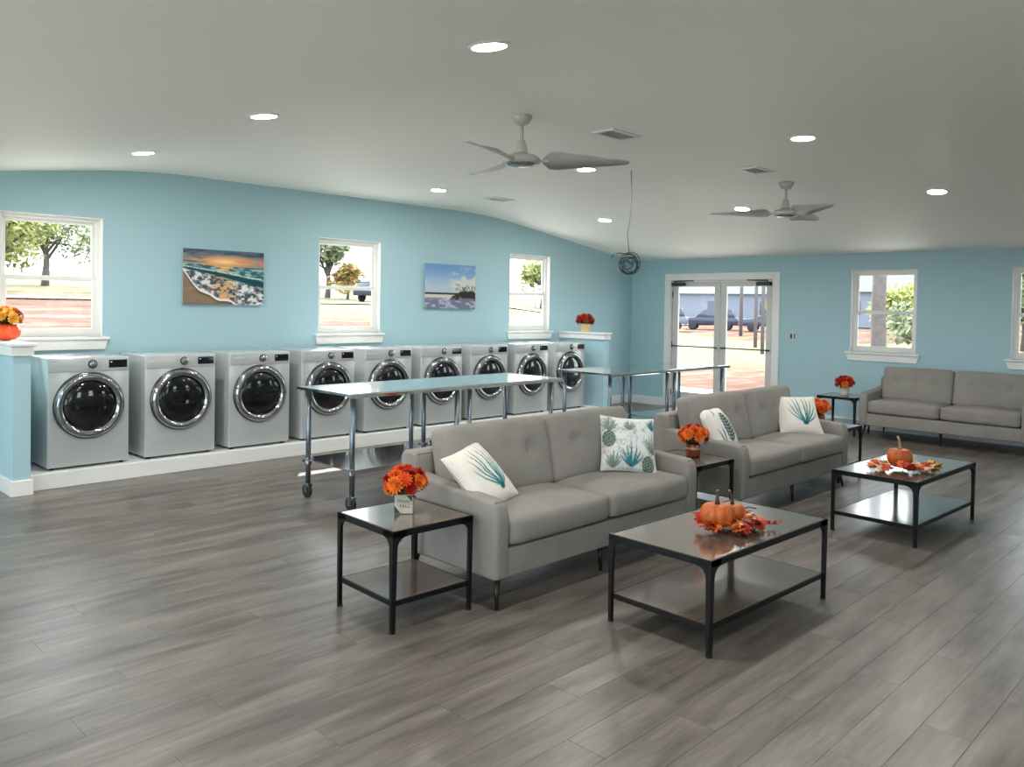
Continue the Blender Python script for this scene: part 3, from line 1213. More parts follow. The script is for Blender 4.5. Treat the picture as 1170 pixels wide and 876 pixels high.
canvas(3.69, 4.615, 1.612, 2.203, paint_sunset, 'canvas of waves washing ashore at sunset')
canvas(6.975, 7.90, 1.602, 2.212, paint_dunes, 'canvas of grassy dunes under a blue sky')


# ------------------------------------------------------------------ pillows
def pillow(c, s, right, up, n_back, painter, label, thick=0.13, rounded=0.0):
    """built in local coords: x right, z up, y back"""
    N = 80
    u, v = np.meshgrid(np.linspace(0, 1, N), np.linspace(0, 1, N))
    col = painter(u, v).reshape(-1, 3)
    a, b = u * 2 - 1, v * 2 - 1
    prof = (np.clip(1 - np.abs(a) ** 2.6, 0, 1) * np.clip(1 - np.abs(b) ** 2.6, 0, 1)) ** .62
    pinch = 1 - .07 * (1 - np.abs(a) ** 2) * np.abs(b) ** 3
    pinch2 = 1 - .07 * (1 - np.abs(b) ** 2) * np.abs(a) ** 3
    if rounded:
        rr = np.maximum(1, np.sqrt(a * a + b * b) / 1.16)
        a, b = a / rr, b / rr
    X = a * pinch2 * s / 2
    Z = b * pinch * s / 2
    wr = (fbm(u * 6, v * 6, int(s * 1000) + 3) - .5) * .016 * prof
    verts, faces, cols = [], [], []
    for sgn in (-1, 1):
        base = len(verts)
        Y = sgn * (prof * thick / 2 + .004) + wr
        verts += list(zip(X.ravel().tolist(), Y.ravel().tolist(), Z.ravel().tolist()))
        for j in range(N - 1):
            for i in range(N - 1):
                f = (base + j * N + i, base + j * N + i + 1, base + (j + 1) * N + i + 1, base + (j + 1) * N + i)
                faces.append(f if sgn < 0 else f[::-1])
        cols.append(col if sgn < 0 else np.zeros_like(col) + lin(218, 215, 208))
    # seam strip joining both faces
    rim = [(0, i) for i in range(N)] + [(j, N - 1) for j in range(1, N)] + [(N - 1, i) for i in range(N - 2, -1, -1)] + [(j, 0) for j in range(N - 2, 0, -1)]
    ids = [j * N + i for j, i in rim]
    for k in range(len(ids)):
        p, q = ids[k], ids[(k + 1) % len(ids)]
        faces.append((q, p, p + N * N, q + N * N))
    me = bpy.data.meshes.new('throw_pillow')
    me.from_pydata(verts, [], faces)
    set_paint(me, np.concatenate(cols))
    me.materials.append(MAT['pillow_print'])
    me.polygons.foreach_set('use_smooth', [True] * len(me.polygons))
    o = bpy.data.objects.new('throw_pillow', me)
    COL.objects.link(o)
    R = Vector(right).normalized()
    Nb = Vector(n_back).normalized()
    R = (R - Nb * R.dot(Nb)).normalized()
    U = R.cross(Nb)
    M = Matrix((R, Nb, U)).transposed().to_4x4()
    M.translation = Vector(c)
    o.matrix_world = M
    tag(o, label, 'pillow', 'throw pillows on the sofas')
    # zip seam as a part
    sm = MB()
    pts = [verts[k] for k in ids[::3]]
    pts = [(p[0] * 1.003, 0, p[2] * 1.003) for p in pts]
    pts.append(pts[0])
    sm.tube(pts, .0035, 5, caps=False)
    sm.build('piping', MAT['print_white'], o)
    return o


pillow((3.245, 3.40, .648), .41, (.939, .317, .13), None, (-.154, .729, -.667), paint_agave, 'white pillow with teal agave leaning on left arm of nearest sofa')
pillow((4.635, 3.372, .688), .40, (.789, -.609, -.081), None, (.516, .729, -.45), paint_succulents, 'white pillow covered in teal and grey succulents on nearest sofa')
pillow((5.93, 3.40, .665), .38, (.93, .12, .0), None, (-.12, .84, -.52), paint_leaf, 'plump pillow with grey-green leaf print on left side of middle sofa', .15, 1.0)
pillow((7.36, 3.40, .665), .41, (.735, -.678, -.009), None, (.51, .561, -.60), paint_agave, 'pale pillow with teal agave on right side of middle sofa')

# ------------------------------------------------------------------ flowers, vases
def flower_mesh(seed, layers=3, petals=13, R=.05):
    rs = random.Random(seed)
    bm = bmesh.new()
    for L in range(layers):
        rr = R * (1 - .25 * L)
        tilt = .15 + .38 * L
        for k in range(petals):
            a = 2 * PI * (k + .5 * (L % 2)) / petals + rs.uniform(-.08, .08)
            w = rr * .30
            ca, sa = math.cos(a), math.sin(a)

            def P(r_, t, z):
                return bm.verts.new((r_ * ca - t * sa, r_ * sa + t * ca, z))
            z0 = .006 * L
            v = [P(rr * .12, -w * .35, z0), P(rr * .12, w * .35, z0), P(rr * .65, w * .6, z0 + rr * .5 * tilt), P(rr * .65, -w * .6, z0 + rr * .5 * tilt), P(rr, 0, z0 + rr * tilt * .85 + rs.uniform(-.004, .004))]
            bm.faces.new((v[0], v[1], v[2], v[3]))
            bm.faces.new((v[3], v[2], v[4]))
    # centre dome
    bmesh.ops.create_uvsphere(bm, u_segments=8, v_segments=5, radius=R * .28, matrix=T((0, 0, .008)))
    me = bpy.data.meshes.new('flower_head')
    bm.to_mesh(me)
    bm.free()
    return me


FLM = {}


def flower_me(k):
    if k not in FLM:
        me = flower_mesh(len(FLM) + 5)
        me.materials.append(MAT[k])
        FLM[k] = me
    return FLM[k]


def bouquet(r, zc, rx, rz, n, kinds, seed, size=1.0, stems_to=None):
    """flower heads over the upper part of an ellipsoid centred at zc"""
    rs = random.Random(seed)
    f = MB()
    bmesh.ops.create_icosphere(f.bm, subdivisions=2, radius=1.0)
    for v in f.bm.verts:
        k = rs.uniform(.75, .95)
        v.co = Vector((v.co.x * rx * .78 * k, v.co.y * rx * .78 * k, zc - rz * .1 + v.co.z * rz * .75 * k))
    # leaf blades poking out
    for k in range(22):
        a = rs.uniform(0, 2 * PI)
        c = Vector((math.cos(a) * rx * .7, math.sin(a) * rx * .7, zc - rz * rs.uniform(.2, .6)))
        o = Vector((math.cos(a), math.sin(a), rs.uniform(-.5, .3))).normalized() * rx * rs.uniform(.25, .42)
        sd = Vector((-math.sin(a), math.cos(a), .2)) * rx * .09
        vs = [f.bm.verts.new(p) for p in (c, c + o * .5 + sd, c + o, c + o * .5 - sd)]
        f.bm.faces.new(vs)
    f.build('foliage', 'foliage_dark', r)
    if stems_to is not None:
        s = MB()
        for k in range(9):
            a = 2 * PI * k / 9
            s.tube([(math.cos(a) * rx * .3, math.sin(a) * rx * .3, zc), (-math.cos(a) * rx * .12, -math.sin(a) * rx * .12, stems_to)], .003, 5)
        s.build('stems', 'stem_brown', r)
    for i in range(n):
        # golden spiral on dome
        t = (i + .5) / n
        el = math.asin(max(-1, 1 - 1.32 * t))
        az = i * 2.39996 + seed
        d = Vector((math.cos(el) * math.cos(az), math.cos(el) * math.sin(az), math.sin(el)))
        p = Vector((d.x * rx * .86, d.y * rx * .86, zc + d.z * rz * .84))
        o = bpy.data.objects.new('flower_head', flower_me(kinds[rs.randrange(len(kinds))]))
        COL.objects.link(o)
        o.parent = r
        q = Vector((d.x / rx, d.y / rx, d.z / rz)).to_track_quat('Z', 'Y')
        sc = size * rs.uniform(.85, 1.15)
        o.matrix_local = T(p) @ q.to_matrix().to_4x4() @ RX(rs.uniform(0, 6), 4, 'Z') @ Matrix.Scale(sc, 4)


# square mirrored vase with a lettered front
def text_mesh(name, body, size, mat, parent, M):
    cu = bpy.data.curves.new(name, 'FONT')
    cu.body = body
    cu.size = size
    cu.align_x = 'CENTER'
    cu.extrude = .0004
    ob = bpy.data.objects.new(name, cu)
    COL.objects.link(ob)
    bpy.context.view_layer.update()
    me = bpy.data.meshes.new_from_object(ob.evaluated_get(bpy.context.evaluated_depsgraph_get()))
    bpy.data.objects.remove(ob)
    bpy.data.curves.remove(cu)
    o = bpy.data.objects.new(name, me)
    me.materials.clear()
    me.materials.append(MAT[mat])
    COL.objects.link(o)
    o.parent = parent
    o.matrix_local = M
    return o


MAT['vase_silver'] = plain('silvered_vase', S(196, 190, 176), 0.22, metal=0.35, var=0.12, vscale=30)
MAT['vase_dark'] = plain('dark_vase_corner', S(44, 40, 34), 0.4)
v1 = tag(empty('flower_vase', (2.733 + .02, 3.438 + .045, .513), -.78), 'red and orange mums in a square silver vase on nearest side table', 'flowers', 'fall flower arrangements')
vb = MB()
h = .05
vb.prism([(-h, -h), (h, -h), (h, h), (-h, h)], 'z', 0, .104, .003)
vo = vb.build('vase', 'vase_silver', v1)
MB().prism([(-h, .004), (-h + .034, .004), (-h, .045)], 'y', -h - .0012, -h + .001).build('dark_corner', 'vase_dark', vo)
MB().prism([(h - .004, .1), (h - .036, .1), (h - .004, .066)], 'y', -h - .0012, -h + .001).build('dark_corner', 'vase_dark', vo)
Mt = T((0.0, -h - .0008, .062)) @ RX(PI / 2, 4, 'X')
text_mesh('lettering', 'Happy', .026, 'vase_dark', vo, Mt)
text_mesh('lettering', 'FALL', .026, 'vase_dark', vo, T((.006, -h - .0008, .034)) @ RX(PI / 2, 4, 'X'))
bouquet(v1, .158, .112, .082, 17, ['fl_red', 'fl_orange', 'fl_redorange', 'fl_orange', 'fl_red'], 3, 1.0)

MAT['jar_glass'] = plain('amber_glass_jar', S(122, 60, 30), 0.08, var=0.3, vscale=18, coat=0.5)
v2 = tag(empty('flower_vase', (5.44, 3.34, .513), .3), 'red and orange blooms in amber jar on side table between front sofas', 'flowers', 'fall flower arrangements')
MB().lathe([(0, 0), (.048, 0), (.054, .008), (.056, .05), (.054, .09), (.05, .098), (.046, .098), (.046, .02), (0, .02)], 24).build('vase', 'jar_glass', v2)
rb = MB().lathe([(.0565, .058), (.0575, .062), (.0575, .068), (.0565, .072)], 24).build('twine_band', 'stem_tan', v2)
bouquet(v2, .155, .105, .085, 15, ['fl_red', 'fl_redorange', 'fl_orange', 'fl_red'], 5, 1.0, .03)

v3 = tag(empty('flower_vase', (8.08, 3.50, .513), .8), 'orange blooms in dark jar half hidden behind middle sofa arm', 'flowers', 'fall flower arrangements')
MB().lathe([(0, 0), (.045, 0), (.052, .008), (.054, .05), (.05, .092), (.044, .092), (.044, .02), (0, .02)], 20).build('vase', 'jar_glass', v3)
bouquet(v3, .15, .10, .085, 14, ['fl_orange', 'fl_redorange', 'fl_orange'], 8, 1.0, .03)

MAT['vase_white'] = plain('pale_ceramic_vase', S(206, 200, 186), 0.4, var=0.08, vscale=20)
v4 = tag(empty('flower_vase', (11.08, 4.46, .513), .5), 'rust and orange blooms in pale vase on side table by the wall', 'flowers', 'fall flower arrangements')
MB().lathe([(0, 0), (.05, 0), (.056, .01), (.06, .06), (.056, .11), (.05, .112), (.05, .03), (0, .03)], 20).build('vase', 'vase_white', v4)
bouquet(v4, .165, .115, .09, 15, ['fl_redorange', 'fl_orange', 'fl_rust', 'fl_red'], 12, 1.1)

MAT['pot_yellow'] = plain('butter_yellow_pot', S(228, 200, 136), 0.5, var=0.12, vscale=20)
v5 = tag(empty('flower_pot', (9.855, 8.02, 1.271), .2), 'rust blooms in a butter yellow pot on the far half wall', 'flowers', 'fall flower arrangements')
MB().lathe([(0, 0), (.055, 0), (.06, .006), (.078, .115), (.082, .118), (.082, .128), (.072, .128), (.06, .05), (0, .05)], 20).build('pot', 'pot_yellow', v5)
bouquet(v5, .175, .135, .10, 16, ['fl_rust', 'fl_rust', 'fl_peach', 'fl_red'], 15, 1.25)


def ribbed(nr, depth):
    return lambda a, r, z: 1 - depth * (abs(math.cos(a * nr / 2)) < 2) * (1 - abs(math.sin(a * nr / 2))) ** 1.5


def pumpkin_prof(R, H, n=14):
    pr = []
    for i in range(n + 1):
        t = -PI / 2 + PI * i / n
        z = H / 2 * math.sin(t)
        r_ = R * math.cos(t) ** .72 if abs(math.cos(t)) > 1e-6 else 0
        if i >= n - 2:
            z -= (i - (n - 3)) * H * .035
        pr.append((max(r_, 0 if i in (0, n) else .004), z + H / 2))
    pr[0] = (0, pr[0][1])
    pr[-1] = (0, pr[-1][1])
    return pr


v6 = tag(empty('flower_pot', (1.995, 8.17, 1.271), .2), 'yellow blooms in an orange pumpkin-shaped pot on the left half wall', 'flowers', 'fall flower arrangements')
MB().lathe(pumpkin_prof(.115, .16), 48, None, True, ribbed(9, .1)).build('pot', 'pumpkin_pot', v6)
bouquet(v6, .20, .12, .085, 16, ['fl_yellow', 'fl_orange', 'fl_yellow', 'fl_rust'], 20, 1.1)


# ------------------------------------------------------------------ pumpkins and leaves
def pumpkin(loc, R, H, stem_mat, label, rz, stem):
    r = tag(empty('pumpkin', loc, rz), label, 'pumpkin', 'pumpkins on the coffee tables')
    MB().lathe(pumpkin_prof(R, H), 72, None, True, ribbed(10, .085)).build('body', 'pumpkin', r)
    pts = [(0, 0, H * .88), (0, 0, H * .88 + stem * .4), (stem * .12, 0, H * .88 + stem * .8), (stem * .22, 0, H * .88 + stem)]
    so_ = MB().tube(pts, [R * .16, R * .10, R * .085, R * .10], 8).build('stem', 'stem_brown' if stem_mat == 0 else 'stem_tan', r)
    if stem_mat == 0:
        MB().lathe([(0, 0), (R * .09, 0), (R * .09, .004), (0, .005)], 8, T(pts[-1])).build('stem_tip', 'stem_tan', so_)
    return r


def to_world(T0, lx, ly, z):
    x, y, a = T0
    return (x + lx * math.cos(a) - ly * math.sin(a), y + lx * math.sin(a) + ly * math.cos(a), z)


pumpkin((3.86, 2.215, .483), .092, .135, 0, 'larger pumpkin with brown stem on the nearer coffee table', .5, .07)
pumpkin((4.032, 2.222, .480), .075, .105, 0, 'smaller pumpkin behind the larger one on nearer coffee table', 2.0, .075)
pumpkin((6.43, 2.16, .478), .092, .150, 1, 'single pumpkin with pale curved stem on the far coffee table', 2.6, .10)


def leaf_mesh(k):
    out = [(0, -.55), (.10, -.28), (.34, -.36), (.28, -.16), (.55, -.05), (.40, .06), (.52, .34), (.26, .26), (.20, .42), (.12, .38), (0, .72)]
    pts = out + [(-x, y) for x, y in reversed(out[1:-1])]
    bm = bmesh.new()
    c = bm.verts.new((0, 0, .05))
    vs = [bm.verts.new((x, y, -.22 * (x * x) * (1 + k * .3) + .10 * math.sin(4 * y + k))) for x, y in pts]
    for i in range(len(vs)):
        bm.faces.new((c, vs[i], vs[(i + 1) % len(vs)]))
    bmesh.ops.recalc_face_normals(bm, faces=bm.faces[:])
    me = bpy.data.meshes.new('leaf')
    bm.to_mesh(me)
    bm.free()
    me.materials.append(LEAFM[k])
    return me


LM = [leaf_mesh(k) for k in range(len(LEAFM))]


def leaf_spray(loc, spots, seed, label):
    rs = random.Random(seed)
    r = tag(empty('leaf_garland', loc), label, 'leaves', 'fall leaf sprays on the coffee tables')
    for (dx, dy, dz, sz, kinds, n, spread) in spots:
        for i in range(int(n * 1.9)):
            o = bpy.data.objects.new('leaf', LM[kinds[rs.randrange(len(kinds))]])
            COL.objects.link(o)
            o.parent = r
            s_ = sz * rs.uniform(.8, 1.2)
            o.location = (dx + rs.uniform(-spread, spread), dy + rs.uniform(-spread, spread), dz + rs.uniform(0.026, .06))
            o.rotation_euler = (rs.uniform(-.5, .5), rs.uniform(-.5, .5), rs.uniform(0, 6.28))
            o.scale = (s_, s_, s_)
    return r


g1 = leaf_spray((3.93, 2.18, .465), [(-.14, .02, 0, .07, (0, 1, 3, 5), 7, .04), (-.06, -.09, 0, .07, (1, 2, 0), 8, .04), (.04, -.11, 0, .07, (0, 3, 1), 8, .04), (.12, -.06, 0, .07, (2, 1, 4, 5), 8, .04),
                                     (.18, .0, .0, .065, (0, 0, 1), 7, .045), (.06, .1, 0, .07, (1, 3), 4, .03), (-.08, .08, 0, .07, (0, 1), 5, .04)], 4, 'red and gold maple leaves around the two pumpkins')
tw = MB()
tw.tube([(.10, -.05, .01), (.17, -.10, .02), (.24, -.16, .015)], .003, 5)
for k in range(12):
    tw.lathe([(0, -.009), (.008, -.004), (.009, .002), (0, .009)], 7, T((.15 + .09 * k / 11 + .012 * math.cos(k * 2.2), -.085 - .075 * k / 11 + .012 * math.sin(k * 2.2), .022 + .006 * (k % 3))))
tw.build('berry_twig', LEAFM[0], g1)
tw2 = MB()
tw2.tube([(.13, 0, .03), (.16, .02, .07), (.20, .0, .085), (.24, -.03, .075)], .0035, 5)
tw2.build('curled_twig', 'stem_brown', g1)
leaf_spray((6.40, 2.12, .465), [(-.12, .14, .0, .085, (1, 4, 2, 5), 9, .045), (-.18, .08, 0, .08, (0, 1, 2, 5), 7, .045), (-.06, -.06, 0, .085, (1, 0, 3), 8, .04), (.05, -.12, 0, .085, (0, 1, 5), 8, .045), (.10, -.16, 0, .085, (4, 4, 2), 7, .04), (.12, .06, 0, .07, (1, 0), 4, .03)], 9, 'orange and olive maple leaves around the single pumpkin')

# ------------------------------------------------------------------ ceiling fixtures
def downlight(x, y, label):
    z = ceil_z(x)
    sl = math.atan2(ceil_z(x + .05) - ceil_z(x - .05), .1)
    r = tag(empty('recessed_light', (x, y, z)), label, 'ceiling light', 'recessed ceiling lights')
    r.rotation_euler = (0, -sl, 0)
    MB().lathe([(.083, .003), (.104, .003), (.105, -.003), (.089, -.010), (.0835, -.010), (.083, .003)], 32, None, False).build('trim_ring', 'trim', r)
    MB().lathe([(0, -.0052), (.05, -.0052), (.0825, -.005)], 32, None, False).build('lens', 'lens', r)
    return r


names = {(2.71, 2.83): 'lit recessed ceiling light nearest the camera, top centre', (2.73, 5.02): 'lit recessed ceiling light above the third laundry machine', (2.73, 7.05): 'lit recessed ceiling light near the left window wall',
         (6.07, 7.14): 'lit recessed ceiling light above the dune canvas', (6.05, 4.95): 'lit recessed ceiling light beside the near fan blade tip', (6.0, 2.78): 'lit recessed ceiling light above the second vent, right of centre',
         (8.84, 2.68): 'lit recessed ceiling light furthest to the right', (8.9, 4.86): 'lit recessed ceiling light just left of the far fan', (8.92, 6.95): 'lit recessed ceiling light left of the hanging cable'}
for (x, y), lab in names.items():
    downlight(x, y, lab)
downlight(2.71, .45, 'added unseen ceiling light over the camera position, for fill')  # this and the next are unseen downlights added to brighten the room
for y, w_ in ((.45, 'beside the camera'), (2.8, 'left of the camera'), (5.0, 'level with the steel tables'), (7.1, 'nearest the back wall')):
    downlight(-.2, y, 'added unseen fill light in the ceiling over the left end of the room, ' + w_)


def vent(x, y, label):
    r = tag(empty('ceiling_vent', (x, y, ceil_z(x))), label, 'vent', 'ceiling air vents')
    L, W = .36, .21
    f = MB()
    for a, b in (((-L / 2, -W / 2, -.012), (L / 2, -W / 2 + .03, 0)), ((-L / 2, W / 2 - .03, -.012), (L / 2, W / 2, 0)), ((-L / 2, -W / 2 + .03, -.012), (-L / 2 + .03, W / 2 - .03, 0)), ((L / 2 - .03, -W / 2 + .03, -.012), (L / 2, W / 2 - .03, 0))):
        f.box(a, b, .003)
    f.build('frame', 'trim', r)
    MB().box((-L / 2 + .03, -W / 2 + .03, -.002), (L / 2 - .03, W / 2 - .03, -.0005)).build('duct', 'fan_blade', r)
    for k in range(7):
        yy = -W / 2 + .04 + k * (W - .08) / 6
        MB().box((-L / 2 + .03, -.009, -.0012), (L / 2 - .03, .009, .0012), M=T((0, yy, -.007)) @ RX(.6, 4, 'X')).build('slat', 'trim', r)
    return r


vent(4.99, 3.79, 'white ceiling vent right of the near fan')
vent(7.09, 3.74, 'white ceiling vent left of the far fan')
vent(7.05, 7.15, 'faint ceiling vent near the back wall beyond the near fan')


def make_fan():
    r = empty('ceiling_fan')
    MB().lathe([(0, 0), (.072, 0), (.074, -.012), (.066, -.032), (.045, -.06), (.02, -.068), (0, -.068)], 28).build('canopy', 'fan', r)
    MB().lathe([(0, -.06), (.0125, -.06), (.0125, -.20), (0, -.20)], 14).build('downrod', 'fan', r)
    MB().lathe([(0, -.17), (.022, -.172), (.03, -.19), (.042, -.235), (.05, -.268), (0, -.268)], 24).build('motor_neck', 'fan', r)
    MB().lathe([(0, -.266), (.06, -.268), (.11, -.282), (.135, -.302), (.138, -.318), (.13, -.332), (.11, -.338), (0, -.338)], 32).build('motor_housing', 'fan', r)
    MB().lathe([(.112, -.336), (.108, -.346), (.07, -.356), (0, -.360)], 32).build('hub_cover', 'chrome', r)
    for k in range(3):
        M = RX(2 * PI * k / 3, 4, 'Z')
        b = bmesh.new()
        prof = [(.15, -.02, .02), (.20, -.085, .075), (.26, -.095, .085), (.40, -.080, .072), (.55, -.062, .056), (.68, -.046, .042), (.745, -.030, .026), (.755, -.012, .008)]
        rows = []
        for (x, a, c) in prof:
            tw_ = -.62 * (1 - (x - .15) / .9)
            rows.append([Vector((x, yy * math.cos(tw_), -.312 + yy * math.sin(tw_))) for yy in (a, (a + c) / 2, c)])
        top = [[b.verts.new(p + Vector((0, 0, .004))) for p in row] for row in rows]
        bot = [[b.verts.new(p - Vector((0, 0, .004))) for p in row] for row in rows]
        for i in range(len(rows) - 1):
            for j in range(2):
                f = b.faces.new((top[i][j], top[i + 1][j], top[i + 1][j + 1], top[i][j + 1]))
                f2 = b.faces.new((bot[i][j + 1], bot[i + 1][j + 1], bot[i + 1][j], bot[i][j]))
                f.smooth = f2.smooth = True
            b.faces.new((top[i][0], bot[i][0], bot[i + 1][0], top[i + 1][0]))
            b.faces.new((top[i + 1][2], bot[i + 1][2], bot[i][2], top[i][2]))
        b.faces.new((top[-1][0], top[-1][1], top[-1][2], bot[-1][2], bot[-1][1], bot[-1][0]))
        b.faces.new((bot[0][0], bot[0][1], bot[0][2], top[0][2], top[0][1], top[0][0]))
        bmesh.ops.recalc_face_normals(b, faces=b.faces[:])
        mb_ = MB()
        mb_.merge(b, M)
        bo = mb_.build('blade', 'fan_blade', r)
        br = MB()
        br.box((.11, -.018, -.322), (.19, .018, -.306), .003, M=M)
        br.build('blade_iron', 'fan', bo)
    return r


fan = make_fan()
ang_r = math.atan2(-.7152, .6987)
for i, (x, y, a, lab) in enumerate([(4.09, 3.93, ang_r + .02, 'three-blade grey ceiling fan nearest the camera'), (7.95, 3.85, ang_r + PI - .26, 'three-blade grey ceiling fan further back above the middle sofa')]):
    o = fan if i == 0 else dup(fan)
    o.location = (x, y, ceil_z(x))
    o.rotation_euler = (0, 0, a)
    tag(o, lab, 'ceiling fan', 'matching ceiling fans')

# hanging cable coil
cz = ceil_z(6.4)
hc = tag(empty('hanging_cable', (6.39, 4.67, cz)), 'coiled dark cable hanging from the ceiling by a thin wire', 'cable')
MB().tube([(0, 0, 0), (.012, 0, -.2), (0, 0, -.45), (-.03, .01, -.62), (-.02, 0, -.74), (-.01, 0, -.80)], .005, 6).build('drop_wire', 'cord_pale', hc)
rs = random.Random(3)
cl = MB()
pts = []
R_ = CAM_R.copy()
for k in range(0, 260):
    a = k * 2 * PI / 34
    rr = .078 + .016 * math.sin(k * .041) + .010 * math.sin(k * .113)
    off_ = CAM_F * (.018 * math.sin(k * .21))
    pts.append(R_ * (rr * math.cos(a) * .95 + .016 * math.sin(k * .05)) + Vector((0, 0, rr * math.sin(a) - .90 + .012 * math.cos(k * .07))) + off_)
cl.tube(pts, .0042, 6)
cl.tube([pts[8], R_ * (-.05) + Vector((0, 0, -.80)), R_ * (-.10) + Vector((0, 0, -.793)), R_ * (-.15) + Vector((0, 0, -.80)), R_ * (-.175) + Vector((0, 0, -.84))], .0055, 6)
cl.tube([R_ * (-.03) + Vector((0, 0, -.86)), R_ * (.02) + Vector((0, 0, -.90)), R_ * (.06) + Vector((0, 0, -.88)), R_ * (.03) + Vector((0, 0, -.84)), R_ * (-.02) + Vector((0, 0, -.85))], .0055, 6)
cl.build('coil', 'cord', hc)

# door mat
dm = tag(empty('door_mat', (11.0, 5.95, 0)), 'charcoal door mat on the floor before the glass door', 'mat')
MB().box((0, 0, .001), (.6, 1.6, .010), .003).build('pile', 'mat', dm)
bd = MB()
for a, b in (((-.02, -.02, .001), (.62, 0, .007)), ((-.02, 1.6, .001), (.62, 1.62, .007)), ((-.02, 0, .001), (0, 1.6, .007)), ((.6, 0, .001), (.62, 1.6, .007))):
    bd.box(a, b)
bd.build('border', 'rubber', dm)

# ------------------------------------------------------------------ outdoors
def ground_z(x, y):
    t = max(0.0, min(1.0, (y - 13) / 34))
    z = -.22 + 2.0 * t
    z += max(0, y - 47) * .045
    t2 = max(0, x - 45) * .012
    k = max(0.0, min(1.0, (x - y) / 20))      # the slope only rises behind the machine wall
    z = z * (1 - k) + (-.22 + t2) * k
    return z


def ground_mat():
    t = NT('dirt_and_grass')
    pos = t.node('ShaderNodeNewGeometry').outputs['Position']
    mp = t.node('ShaderNodeMapping')
    mp.inputs['Scale'].default_value = (.05, .28, 1)
    t.link(pos, mp.inputs[0])
    n1 = t.noise(mp.outputs[0], 1.6, 5, .6)
    n2 = t.noise(pos, 1.7, 4)
    n3 = t.math('ADD', t.math('MULTIPLY', t.noise(mp.outputs[0], 2.6, 5, .7), .75), t.math('MULTIPLY', n2, .25))
    dirt = t.ramp(n3, [(.38, S(80, 54, 46)), (.5, S(98, 76, 67)), (.62, S(128, 112, 102))])
    grass = t.ramp(n2, [(.3, S(100, 100, 72)), (.7, S(126, 121, 102))])
    sp = t.node('ShaderNodeSeparateXYZ')
    t.link(pos, sp.inputs[0])
    far = t.math('MULTIPLY', t.math('SUBTRACT', sp.outputs[1], 40.0), .06)
    # grass strip out on the door side between 18 and 40 m
    gx = t.math('SUBTRACT', 1.0, t.math('ABSOLUTE', t.math('DIVIDE', t.math('SUBTRACT', sp.outputs[0], 36.0), 19.0)))
    gm = t.math('MAXIMUM', far, t.math('MULTIPLY', gx, 1.7))
    fac = t.math('ADD', gm, t.math('MULTIPLY', t.math('SUBTRACT', n1, .55), 2.6))
    fac = t.math('MINIMUM', t.math('MAXIMUM', fac, 0.0), 1.0)
    t.link(t.mix(fac, dirt, grass), t.b.inputs['Base Color'])
    t.b.inputs['Roughness'].default_value = 1.0
    t.b.inputs['Specular IOR Level'].default_value = 0.05
    return t.m


NX = 70
gx = [-60 + 220 * (i / NX) for i in range(NX + 1)]
gy = [-40 + 190 * (i / NX) for i in range(NX + 1)]
me = bpy.data.meshes.new('ground')
me.from_pydata([(x, y, ground_z(x, y)) for y in gy for x in gx], [], [(j * (NX + 1) + i, j * (NX + 1) + i + 1, (j + 1) * (NX + 1) + i + 1, (j + 1) * (NX + 1) + i) for j in range(NX) for i in range(NX)])
me.materials.append(ground_mat())
me.polygons.foreach_set('use_smooth', [True] * len(me.polygons))
go = bpy.data.objects.new('ground', me)
COL.objects.link(go)
struct(go, 'red dirt and dry grass outside the windows')
MAT['patio'] = plain('patio_concrete', S(186, 180, 174), .9, var=.08, vscale=1.2)
struct(MB().box((XR + WT, 3.8, -.2), (XR + 3.4, YB + WT, -.03), .01).build('patio_slab', 'patio'), 'pale concrete slab outside the glass door')
struct(MB().box((XL - 2, YB + WT + .02, -.2), (XR + 3.4, 14.5, -.02), .01).build('bounce_strip', 'patio'), 'added unseen concrete strip along the back wall, bounces sun inside')  # strip added below sill view, bounces sunlight up to the ceiling
struct(MB().box((XL - 16, -14, -.2), (XL - WT - .02, 12, -.03), .01).build('bounce_slab', 'concrete'), 'added unseen concrete slab beyond the left wall, bounces daylight inside')  # bright slab added out of view to bounce daylight through the left openings
rv = []
for i in range(61):
    x = -40 + 150 * i / 60
    for y in (44.3, 45.6):
        rv.append((x, y, ground_z(x, y) + .10))
me = bpy.data.meshes.new('road')
me.from_pydata(rv, [], [(2 * i, 2 * i + 2, 2 * i + 3, 2 * i + 1) for i in range(60)])
me.materials.append(MAT['concrete'])
o = bpy.data.objects.new('road', me)
COL.objects.link(o)
struct(o, 'pale road beyond the dirt field')

MAT['bark'] = plain('grey_bark', S(92, 84, 82), .9, var=.2, vscale=8)


def foliage_mat(name, a, b):
    t = NT(name)
    pos = t.node('ShaderNodeNewGeometry').outputs['Position']
    n = t.noise(pos, .9, 4)
    t.link(t.ramp(n, [(.35, a), (.65, b)]), t.b.inputs['Base Color'])
    t.b.inputs['Roughness'].default_value = .8
    t.b.inputs['Specular IOR Level'].default_value = .2
    t.b.inputs['Transmission Weight'].default_value = 0.0
    return t.m


FOL = [foliage_mat('yellow_green_leaves', S(112, 122, 62), S(150, 152, 92)), foliage_mat('mid_green_leaves', S(100, 112, 86), S(140, 148, 114)), foliage_mat('amber_leaves', S(128, 104, 58), S(156, 134, 84))]


